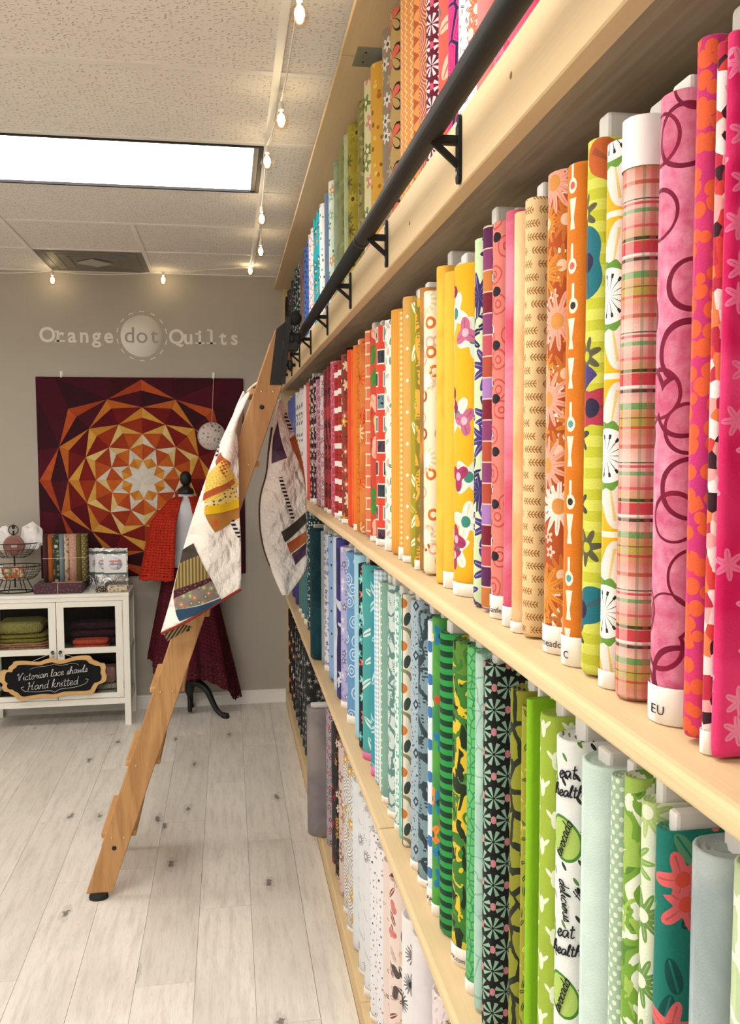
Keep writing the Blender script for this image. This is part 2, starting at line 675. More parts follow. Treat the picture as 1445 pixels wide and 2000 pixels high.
def wood(name, light, dark, axis='Y', rough=.55, ring=14, stretch=.06, knots=True, band=.45):
    g = G(name, 'Object')
    mp = g.nt.nodes.new('ShaderNodeMapping')
    s = {'X': (stretch, 1, 1), 'Y': (1, stretch, 1), 'Z': (1, 1, stretch)}[axis]
    mp.inputs['Scale'].default_value = s
    g.nt.links.new(g.tc.outputs['Object'], mp.inputs[0])
    big = g.noise(ring, 2, vec=mp.outputs[0], dim='3D', dist=1.2)
    bands = ((big * 26.0).sin() * .5 + .5)
    fine = g.noise(180, 3, vec=mp.outputs[0], dim='3D')
    f_ = bands * band + fine * .7 - .1
    c = g.mix(f_, light, dark)
    if knots:
        k = g.nt.nodes.new('ShaderNodeTexVoronoi')
        k.inputs['Scale'].default_value = 2.1
        m2 = g.nt.nodes.new('ShaderNodeMapping')
        m2.inputs['Scale'].default_value = {'X': (.5, 1, 1), 'Y': (1, .5, 1), 'Z': (1, 1, .5)}[axis]
        g.nt.links.new(g.tc.outputs['Object'], m2.inputs[0])
        g.nt.links.new(m2.outputs[0], k.inputs['Vector'])
        c = g.mix((E(g, k.outputs['Distance']) < .03) * .7, c, scale_c(dark, .45))
    g.bump(fine, .12, .002)
    return g.done(c, rough, 0, .35)

def emit(name, c, s):
    m = bpy.data.materials.new(name)
    m.use_nodes = True
    b = m.node_tree.nodes['Principled BSDF']
    b.inputs['Base Color'].default_value = hexc(c)
    b.inputs['Emission Color'].default_value = hexc(c)
    b.inputs['Emission Strength'].default_value = s
    return m

def clear(name, tint, gloss=.12):
    m = bpy.data.materials.new(name)
    m.use_nodes = True
    nt = m.node_tree
    nt.nodes.remove(nt.nodes['Principled BSDF'])
    t = nt.nodes.new('ShaderNodeBsdfTransparent'); t.inputs[0].default_value = hexc(tint)
    gl = nt.nodes.new('ShaderNodeBsdfGlossy'); gl.inputs['Roughness'].default_value = .04
    lw = nt.nodes.new('ShaderNodeLayerWeight'); lw.inputs[0].default_value = .12
    fr = nt.nodes.new('ShaderNodeMath'); fr.operation = 'MULTIPLY'; fr.inputs[1].default_value = gloss * 2.5
    nt.links.new(lw.outputs['Facing'], fr.inputs[0])
    mx = nt.nodes.new('ShaderNodeMixShader')
    nt.links.new(fr.outputs[0], mx.inputs[0])
    nt.links.new(t.outputs[0], mx.inputs[1]); nt.links.new(gl.outputs[0], mx.inputs[2])
    nt.links.new(mx.outputs[0], nt.nodes['Material Output'].inputs[0])
    return m

M = {}
M['pine'] = wood('pine_board', '#d9c096', '#c9ac80', 'Y', .6, ring=5, stretch=.03, band=.3)
M['pine_edge'] = wood('pine_edge', '#d6bb8e', '#c4a474', 'Y', .55, knots=False)
M['ply'] = wood('plywood_back', '#a89880', '#8a7a64', 'Y', .75, knots=False)
M['oak'] = wood('oak', '#bf9260', '#976a3e', 'Z', .45, ring=9, stretch=.09, knots=False)
M['oakY'] = wood('oak_tread', '#cc9c66', '#a87846', 'Y', .45, ring=9, knots=False)
M['black'] = plain('black_metal', '#151516', .6, 0, .3)
M['blackp'] = plain('black_paint', '#151516', .5, 0, .4)
M['steel'] = plain('zinc', '#b8bab8', .35, .9)
M['brass'] = plain('brass', '#d8b878', .3, .9)
M['board'] = plain('cardboard_core', '#dad8d2', .8, 0, .2, .05, 14)
M['boardk'] = plain('black_core', '#1a1a1c', .7, 0, .2)
M['selv'] = plain('selvage_white', '#f0ece6', .85, 0, .2, .04)
M['pinkhem'] = plain('pink_hem', '#e07aa8', .85, 0, .2)
M['ink'] = plain('ink', '#2a2a2e', .8, 0, .1)
M['white'] = plain('white_lacquer', '#eeece2', .4, 0, .4, .03)
M['trim'] = plain('trim_paint', '#ece9e4', .45, 0, .4, .03)
M['glass'] = clear('cabinet_glass', '#f2f4f2')
M['bulbglass'] = clear('bulb_glass', '#fff6e8')
M['cord'] = plain('white_cord', '#efe9dc', .5, 0, .4)
M['plastic'] = plain('white_plastic', '#e8e4dc', .5, 0, .4)
M['chalkboard'] = plain('chalkboard', '#17181a', .85, 0, .2, .2, 20)
M['chalk'] = plain('chalk', '#d8d6d2', .95, 0, .1)
M['mdf'] = wood('sign_frame_wood', '#dcb67c', '#c89a5c', 'X', .6, knots=False)
M['wire'] = plain('dark_wire', '#2e2924', .45, .4)

# ------------------------------------------------------------------ floor: planks
def floor_mat():
    g = G('whitewashed_plank', 'Object')
    oi = g.nt.nodes.new('ShaderNodeObjectInfo')
    rnd = E(g, oi.outputs['Random'])
    x, y = g.u, g.v
    sx = rnd * 37.0
    v1 = g.vec(x * 1.0 + sx, y * .11 + sx * 1.7)
    grain = g.noise(38, 5, vec=v1, rough=.62)
    fine = g.noise(210, 3, vec=v1, rough=.6)
    blot = g.noise(3.2, 3, vec=g.vec(x + sx, y * .5 + sx))
    base = g.mix(rnd, '#ded8cd', '#ece6dc')
    c = g.mix((grain - .45) * 1.25, base, '#a89f93')
    c = g.mix((fine - .5) * .7, c, '#8f867c')
    c = g.mix((blot - .5) * 1.1, c, '#a59b90')
    q = g.vor((x + sx) * 3.4, (y + sx) * 1.9, 1)
    kd = g.hyp(q['x'] * 1.0, q['y'] * .6) + (g.noise(55, 3, vec=g.vec(x + sx, y * .6)) - .5) * .09
    on = q['r'] > .45
    c = g.mix((kd < .07) * on * .22, c, '#7d7266')
    c = g.mix((kd < .032) * on * .75, c, '#57504a')
    g.bump(grain + fine * .5, .08, .002)
    return g.done(c, .38 + 0.0, 0, .45)
MF = floor_mat()
MG = plain('floor_joint', '#8d857a', .8)
floor = struct(box('floor', ROOM_L, ROOM_R, ROOM_B, WALL_Y, -.06, -.004, MG))
PW, PLN = .186, 1.22
def plank_mesh(length, width):
    bm = bmesh.new()
    vv = bm_box(bm, -width / 2 + .0006, width / 2 - .0006, -length / 2 + .0006, length / 2 - .0006, -.0045, 0, 0)
    me = bpy.data.meshes.new('plank'); bm.to_mesh(me); bm.free(); me.materials.append(MF)
    return me
PMESH = {}
random.seed(4)
x = -.127 + PW * 3
cols_ = []
while x > ROOM_L:
    cols_.append(x); x -= PW
for ci, xr in enumerate(cols_):
    xl = max(xr - PW, ROOM_L)
    xr = min(xr, .3555)
    off = {3: .0, 4: .42, 2: .78, 1: .25}.get(ci, random.random() * PLN)
    y = ROOM_B - off
    while y < WALL_Y - .01:
        a, b_ = max(y, ROOM_B), min(y + PLN, WALL_Y)
        key = (round(b_ - a, 3), round(xr - xl, 3))
        if key not in PMESH:
            PMESH[key] = plank_mesh(*key)
        if b_ - a > .02:
            o = bpy.data.objects.new('plank', PMESH[key])
            COL.objects.link(o); o.parent = floor
            o.location = ((xl + xr) / 2, (a + b_) / 2, 0)
        y += PLN

# ------------------------------------------------------------------ walls
def wall_mat():
    g = G('greige_wall', 'Object')
    n = g.noise(2.0, 3, vec=g.tc.outputs['Object'], dim='3D')
    g.bump(g.noise(160, 2, vec=g.tc.outputs['Object'], dim='3D'), .12, .002)
    return g.done(g.mix(n, '#aca599', '#b5aea2'), .8, 0, .25)
MW = wall_mat()
MTR = plain('side_wall_paint', '#f0ece6', .85)
struct(box('wall_back', ROOM_L - .1, ROOM_R + .1, WALL_Y, WALL_Y + .1, -.06, CEIL + .12, MW))
struct(box('wall_left', ROOM_L - .1, ROOM_L, ROOM_B, WALL_Y, -.06, CEIL + .12, MTR))
struct(box('wall_front', ROOM_L - .1, ROOM_R + .1, ROOM_B - .1, ROOM_B, -.06, CEIL + .12, MTR))
struct(box('wall_right', ROOM_R, ROOM_R + .1, ROOM_B, WALL_Y, -.06, CEIL + .12, MW))
bb = bmesh.new()
bm_box(bb, ROOM_L, .358, WALL_Y - .013, WALL_Y, 0, .074, 0)
bm_box(bb, ROOM_L, .358, WALL_Y - .008, WALL_Y, .074, .088, 0)
struct(from_bm('baseboard_back', bb, M['trim']))

# ------------------------------------------------------------------ suspended ceiling
def tile_mat():
    g = G('fissured_tile', 'Object')
    oi = g.nt.nodes.new('ShaderNodeObjectInfo')
    sx = E(g, oi.outputs['Random']) * 53.0
    x, y = g.u + sx, g.v + sx * .7
    q = g.vor(x * 62, y * 88, 1)
    a = q['r2'] * 2.2 - .6
    px = q['x'] * a.cos() - q['y'] * a.sin()
    py = q['x'] * a.sin() + q['y'] * a.cos()
    fis = (g.hyp(px * .8, py * 2.6) < q['r'] * .42) * (q['r'] > .25)
    base = g.mix(g.noise(5, 2, vec=g.vec(x, y)), '#e9e3d9', '#efeae1')
    pin = g.noise(420, 1, vec=g.vec(x, y)) > .66
    c = g.mix(pin * .4, base, '#a89e90')
    c = g.mix(fis * .55, c, '#7a7064')
    g.bump(fis * -1.0 - pin * .4, .35, .003)
    return g.done(c, .9, 0, .15)
MT = tile_mat()
MTB = plain('tbar_white', '#efece5', .45, .1, .4, .02)
ceiling = struct(box('ceiling', ROOM_L - .1, ROOM_R + .1, ROOM_B - .1, WALL_Y + .1, CEIL + .1, CEIL + .12, MTR))
XT = [-4.72, -3.5, -2.28, -1.06, .16, 1.38]       # main tees
YT0, YP = 5.735, .6115
yrows = []
y = YT0
while y > ROOM_B - .2:
    yrows.append(y); y -= YP
# the light panel takes one cell of the grid: between yrows[3] and yrows[4]
LIGHTS = {(2, 3), (2, 7), (2, 11), (1, 7), (1, 11), (0, 3), (0, 7), (0, 11)}   # column index counts from the tee at -3.5
TM = {}
def tile_obj(x0, x1, y0, y1, mat=MT, nm='ceiling_tile'):
    x0, x1 = max(x0, ROOM_L), min(x1, ROOM_R)
    y0 = max(y0, ROOM_B)
    if x1 - x0 < .04 or y1 - y0 < .04:
        return
    g_ = .011
    key = (round(x1 - x0, 3), round(y1 - y0, 3), mat.name)
    if key not in TM:
        bm = bmesh.new()
        hx, hy = (x1 - x0) / 2 - g_, (y1 - y0) / 2 - g_
        bm_box(bm, -hx, hx, -hy, hy, 0, .016, 0)
        # tegular drop edge
        me = bpy.data.meshes.new('ceiling_tile'); bm.to_mesh(me); bm.free(); me.materials.append(mat)
        TM[key] = me
    o = bpy.data.objects.new(nm, TM[key]); COL.objects.link(o); o.parent = ceiling
    o.location = ((x0 + x1) / 2, (y0 + y1) / 2, CEIL + .002)
VENT = (3, 0)
for ci in range(len(XT) - 1):
    for ri in range(len(yrows) - 1):
        y1, y0 = yrows[ri], yrows[ri + 1]
        if (ci - 1, ri) in LIGHTS:
            continue
        if ri < 2:
            xm = (XT[ci] + XT[ci + 1]) / 2
            if not (ci == 2 + 1 and False):
                if not (ci == 3 and ri == 0):
                    tile_obj(XT[ci], xm, y0, y1)
                tile_obj(xm, XT[ci + 1], y0, y1)
        else:
            tile_obj(XT[ci], XT[ci + 1], y0, y1)
bw = .012
for xt in XT:
    if ROOM_L < xt < ROOM_R:
        o = box('main_tee', xt - bw, xt + bw, ROOM_B, WALL_Y, CEIL - .003, CEIL + .03, MTB, ceiling)
for ri, yt in enumerate(yrows):
    if yt > ROOM_B:
        for ci in range(len(XT) - 1):
            a, b_ = max(XT[ci] + bw, ROOM_L), min(XT[ci + 1] - bw, ROOM_R)
            if b_ - a > .03:
                box('cross_tee', a, b_, yt - bw, yt + bw if ri else WALL_Y, CEIL - .002, CEIL + .028, MTB, ceiling)
for ci in range(len(XT) - 1):
    xm = (XT[ci] + XT[ci + 1]) / 2
    if ROOM_L < xm < ROOM_R:
        for ri in range(2):
            box('cross_tee', xm - bw, xm + bw, yrows[ri + 1] + bw, yrows[ri] - bw, CEIL - .002, CEIL + .028, MTB, ceiling)

# ceiling return vent
def vent():
    y1, y0 = yrows[0], yrows[1]
    x0, x1 = XT[3], (XT[3] + XT[4]) / 2
    cx, cy = (x0 + x1) / 2, (y0 + y1) / 2
    t = thing('air_vent', 'square grey ceiling air diffuser with a diamond centre near the back wall', 'vent', (cx, cy, CEIL))
    mg = plain('vent_grey', '#7d786e', .55, .2)
    hx, hy = (x1 - x0) / 2 - .014, (y1 - y0) / 2 - .014
    box('plate', cx - hx, cx + hx, cy - hy, cy + hy, CEIL - .001, CEIL + .01, mg, t)
    for k_ in (.86, .66, .46):
        for sg in (-1, 1):
            box('louvre', cx - hx * k_, cx + hx * k_, cy + sg * hy * k_ - .005, cy + sg * hy * k_ + .005, CEIL - .004, CEIL - .001, mg, t)
            box('louvre', cx + sg * hx * k_ - .005, cx + sg * hx * k_ + .005, cy - hy * k_, cy + hy * k_, CEIL - .004, CEIL - .001, mg, t)
    s = .1
    mesh('centre_diamond', [(cx - s, cy, CEIL - .012), (cx, cy - s, CEIL - .012), (cx + s, cy, CEIL - .012), (cx, cy + s, CEIL - .012),
         (cx - s, cy, CEIL - .005), (cx, cy - s, CEIL - .005), (cx + s, cy, CEIL - .005), (cx, cy + s, CEIL - .005)],
         [(3, 2, 1, 0), (4, 5, 6, 7), (0, 1, 5, 4), (1, 2, 6, 5), (2, 3, 7, 6), (3, 0, 4, 7)], plain('vent_plate', '#b2ada2', .5), t)
vent()

# ceiling light panels
MLP = emit('light_diffuser', '#fdfaf6', TROFFER_POWER)
MLP2 = emit('light_diffuser_dimmed', '#fffaf4', TROFFER_POWER * .55)     # panel in view dimmed so light falls off towards the back wall
MLK = plain('fixture_edge', '#141315', .5)
MLS = plain('fixture_steel', '#8f8b86', .4, .5)
def troffer(ci, ri, first):
    x0, x1 = max(XT[ci + 1], ROOM_L) + .014, XT[ci + 2] - .014
    y1, y0 = yrows[ri] - .014, yrows[ri + 1] + .014
    zs = CEIL - .002
    lab = 'long lit ceiling light panel with a black edge beside the string lights' if first else 'long lit ceiling light panel added out of view to light the shop'
    t = thing('ceiling_light', lab, 'ceiling light', ((x0 + x1) / 2, (y0 + y1) / 2, zs), 'added ceiling light panels' if not first else None)
    bm = bmesh.new()
    e = .014
    bm_box(bm, x0, x1, y0, y0 + e, zs - .004, zs + .03); bm_box(bm, x0, x1, y1 - e, y1, zs - .004, zs + .03)
    bm_box(bm, x0, x0 + e, y0 + e, y1 - e, zs - .004, zs + .03); bm_box(bm, x1 - e, x1, y0 + e, y1 - e, zs - .004, zs + .03)
    from_bm('frame', bm, MLK, t)
    box('end_strip', x1 - e - .02, x1 - e, y0 + e, y1 - e, zs + .001, zs + .02, MLS, t)
    box('end_strip', x0 + e, x0 + e + .02, y0 + e, y1 - e, zs + .001, zs + .02, MLS, t)
    box('diffuser', x0 + e + .02, x1 - e - .02, y0 + e, y1 - e, zs + .006, zs + .012, MLP2 if (ci, ri) == (2, 3) else MLP, t)
    box('housing', x0, x1, y0, y1, zs + .03, zs + .06, MLS, t)
troffer(2, 3, True)
for ci, ri in sorted(LIGHTS):
    if (ci, ri) != (2, 3):
        troffer(ci, ri, False)  # panels added out of view to supply the room's light

# ------------------------------------------------------------------ shelving
Z_R4, Z_R3, Z_R2, Z_R1, Z_TOP = .072, .782, 1.427, 2.078, 2.702      # upper faces of the boards
Y0S, Y1S = -.75, WALL_Y - .004
XB = .612
shelving = thing('fabric_shelving', 'long pale pine wall shelving with five levels running to the back wall', 'shelving', (.48, 2.5, 0))
def board(name, x0, x1, y0, y1, z0, z1, mat, r=.006, seg=3):
    """a plank along Y with its front edge rounded"""
    prof = [(x1, z0), (x1, z1)]
    for k in range(seg + 1):
        a = PI / 2 * k / seg
        prof.append((x0 + r - r * math.sin(a), z1 - r + r * math.cos(a)))
    for k in range(seg + 1):
        a = PI / 2 * k / seg
        prof.append((x0 + r * .5 - r * .5 * math.cos(a), z0 + r * .5 - r * .5 * math.sin(a)))
    n = len(prof)
    v = [(x, y0, z) for x, z in prof] + [(x, y1, z) for x, z in prof]
    f = [tuple(range(n - 1, -1, -1)), tuple(range(n, 2 * n))] + [(i, (i + 1) % n, (i + 1) % n + n, i + n) for i in range(n)]
    o = mesh(name, v, f, mat, shelving)
    bmx = bmesh.new(); bmx.from_mesh(o.data); bmesh.ops.recalc_face_normals(bmx, faces=bmx.faces[:]); bmx.to_mesh(o.data); bmx.free()
    return o
board('shelf_board', SHELF_X, XB, Y0S, 2.310, Z_R2 - .021, Z_R2, M['pine'], .009)
board('shelf_board', SHELF_X + .003, XB, 2.314, Y1S, Z_R2 - .0205, Z_R2 - .0002, M['pine'], .009)
board('shelf_board', SHELF_X, XB, Y0S, 1.966, Z_R3 - .021, Z_R3, M['pine'], .007)
board('shelf_board', SHELF_X + .002, XB, 1.973, Y1S, Z_R3 - .0205, Z_R3 - .0002, M['pine'], .007)
board('shelf_board', SHELF_X + .027, XB, Y0S, 2.82, Z_R1 - .02, Z_R1, M['ply'], .002)
board('shelf_board', SHELF_X + .027, XB, 2.823, Y1S, Z_R1 - .02, Z_R1, M['ply'], .002)
board('base_board', .356, XB, Y0S, 2.40, Z_R4 - .02, Z_R4, M['pine'], .004)
board('base_board', .356, XB, 2.403, Y1S, Z_R4 - .02, Z_R4, M['pine'], .004)
box('plinth', .356, .375, Y0S, Y1S, 0, Z_R4 - .021, M['pine_edge'], shelving)
board('top_board', .307, XB, Y0S, 2.345, Z_TOP, Z_TOP + .018, M['pine'], .003)
board('top_board', .309, XB, 2.349, Y1S, Z_TOP, Z_TOP + .018, M['pine'], .003)
pl = box('joining_plate', .345, .44, 2.29, 2.405, Z_TOP - .0015, Z_TOP - .0002, M['steel'], shelving)
for sx_, sy_ in ((.37, 2.32), (.37, 2.375), (.415, 2.32), (.415, 2.375)):
    lathe('screw', [(.003, -.0022), (.003, -.0014)], M['black'], pl, 8, (sx_, sy_, Z_TOP))
FZ0, FZ1 = 2.047, 2.150
for a, b_ in ((Y0S, 2.63), (2.632, Y1S)):
    box('fascia_board', SHELF_X, SHELF_X + .026, a, b_, FZ0, FZ1, M['pine'], shelving, .002)
box('back_panel', XB, XB + .012, Y0S, Y1S, 0, Z_TOP, M['ply'], shelving)
for yp in (.45, 1.83, 3.21, 4.59):
    for za, zb in ((Z_R4, Z_R3 - .021), (Z_R3, Z_R2 - .021), (Z_R2, Z_R1 - .02), (Z_R1, Z_TOP)):
        box('upright_post', .575, XB, yp, yp + .038, za, zb, M['pine_edge'], shelving)
for za, zb in ((Z_R4, Z_R3 - .021), (Z_R3, Z_R2 - .021), (Z_R2, Z_R1 - .02), (Z_R1, Z_TOP)):
    box('end_panel', SHELF_X + .03, XB, Y1S - .018, Y1S, za, zb, M['pine_edge'], shelving)
for yp in (2.86, 1.45):
    box('angle_bracket', .45, .57, yp, yp + .03, Z_R1 - .0245, Z_R1 - .0205, M['black'], shelving)
# knots on the fascia
for yy, zz in ((1.02, 2.11), (1.6, 2.085), (3.1, 2.1)):
    lathe('knot', [(.004, SHELF_X - .0006), (.0065, SHELF_X + .002)], plain('knot_brown', '#8a6238', .7), shelving, 10, (0, yy, zz), 'X')

# ------------------------------------------------------------------ ladder rail on the fascia
RX, RZ, RR = .292, 2.124, .0168
rail = thing('ladder_rail', 'black pipe ladder rail on brackets along the upper shelf edge', 'rail', (RX, 2.4, RZ))
tube('pipe', [(RX, Y0S, RZ), (RX, 1.9, RZ)], RR, M['black'], rail, 20)
tube('pipe', [(RX, 1.9, RZ), (RX, 5.3, RZ)], RR * .985, M['black'], rail, 20)
tube('pipe_coupling', [(RX, 1.885, RZ), (RX, 1.915, RZ)], RR * 1.03, M['black'], rail, 20)
for yb in (.66, 1.245, 1.824, 2.368, 2.92, 3.51, 4.06, 4.56, 5.1):
    bm = bmesh.new()
    zc = 2.099
    # oblong back plate with rounded ends
    n = 8
    pr = [(.0085 * math.cos(PI * k / n), .040 + .0085 * math.sin(PI * k / n)) for k in range(n + 1)] + [(-.0085 * math.cos(PI * k / n), -.040 - .0085 * math.sin(PI * k / n)) for k in range(n + 1)]
    A = [bm.verts.new((SHELF_X - .0055, yb + a, zc + b_)) for a, b_ in pr]
    Bv = [bm.verts.new((SHELF_X - .0003, yb + a, zc + b_)) for a, b_ in pr]
    bm.faces.new(A); bm.faces.new(Bv[::-1])
    for k in range(len(pr)):
        bm.faces.new((A[k], Bv[k], Bv[(k + 1) % len(pr)], A[(k + 1) % len(pr)]))
    br = from_bm('bracket', bm, M['black'], rail)
    bm = bmesh.new()
    bm_box(bm, RX, SHELF_X - .004, yb - .005, yb + .005, zc + .006, zc + .018)
    from_bm('arm', bm, M['black'], br)
    bm = bmesh.new()
    a, b_ = Vector((RX + .004, yb, zc + .008)), Vector((SHELF_X - .004, yb, zc - .022))
    bm_tube(bm, [a, b_], .0062, 4)
    from_bm('strut', bm, M['black'], br)
    for dz in (.034, -.034):
        lathe('screw', [(.0045, SHELF_X - .0065), (.003, SHELF_X - .0074)], M['steel'], br, 10, (0, yb, zc + dz), 'X')

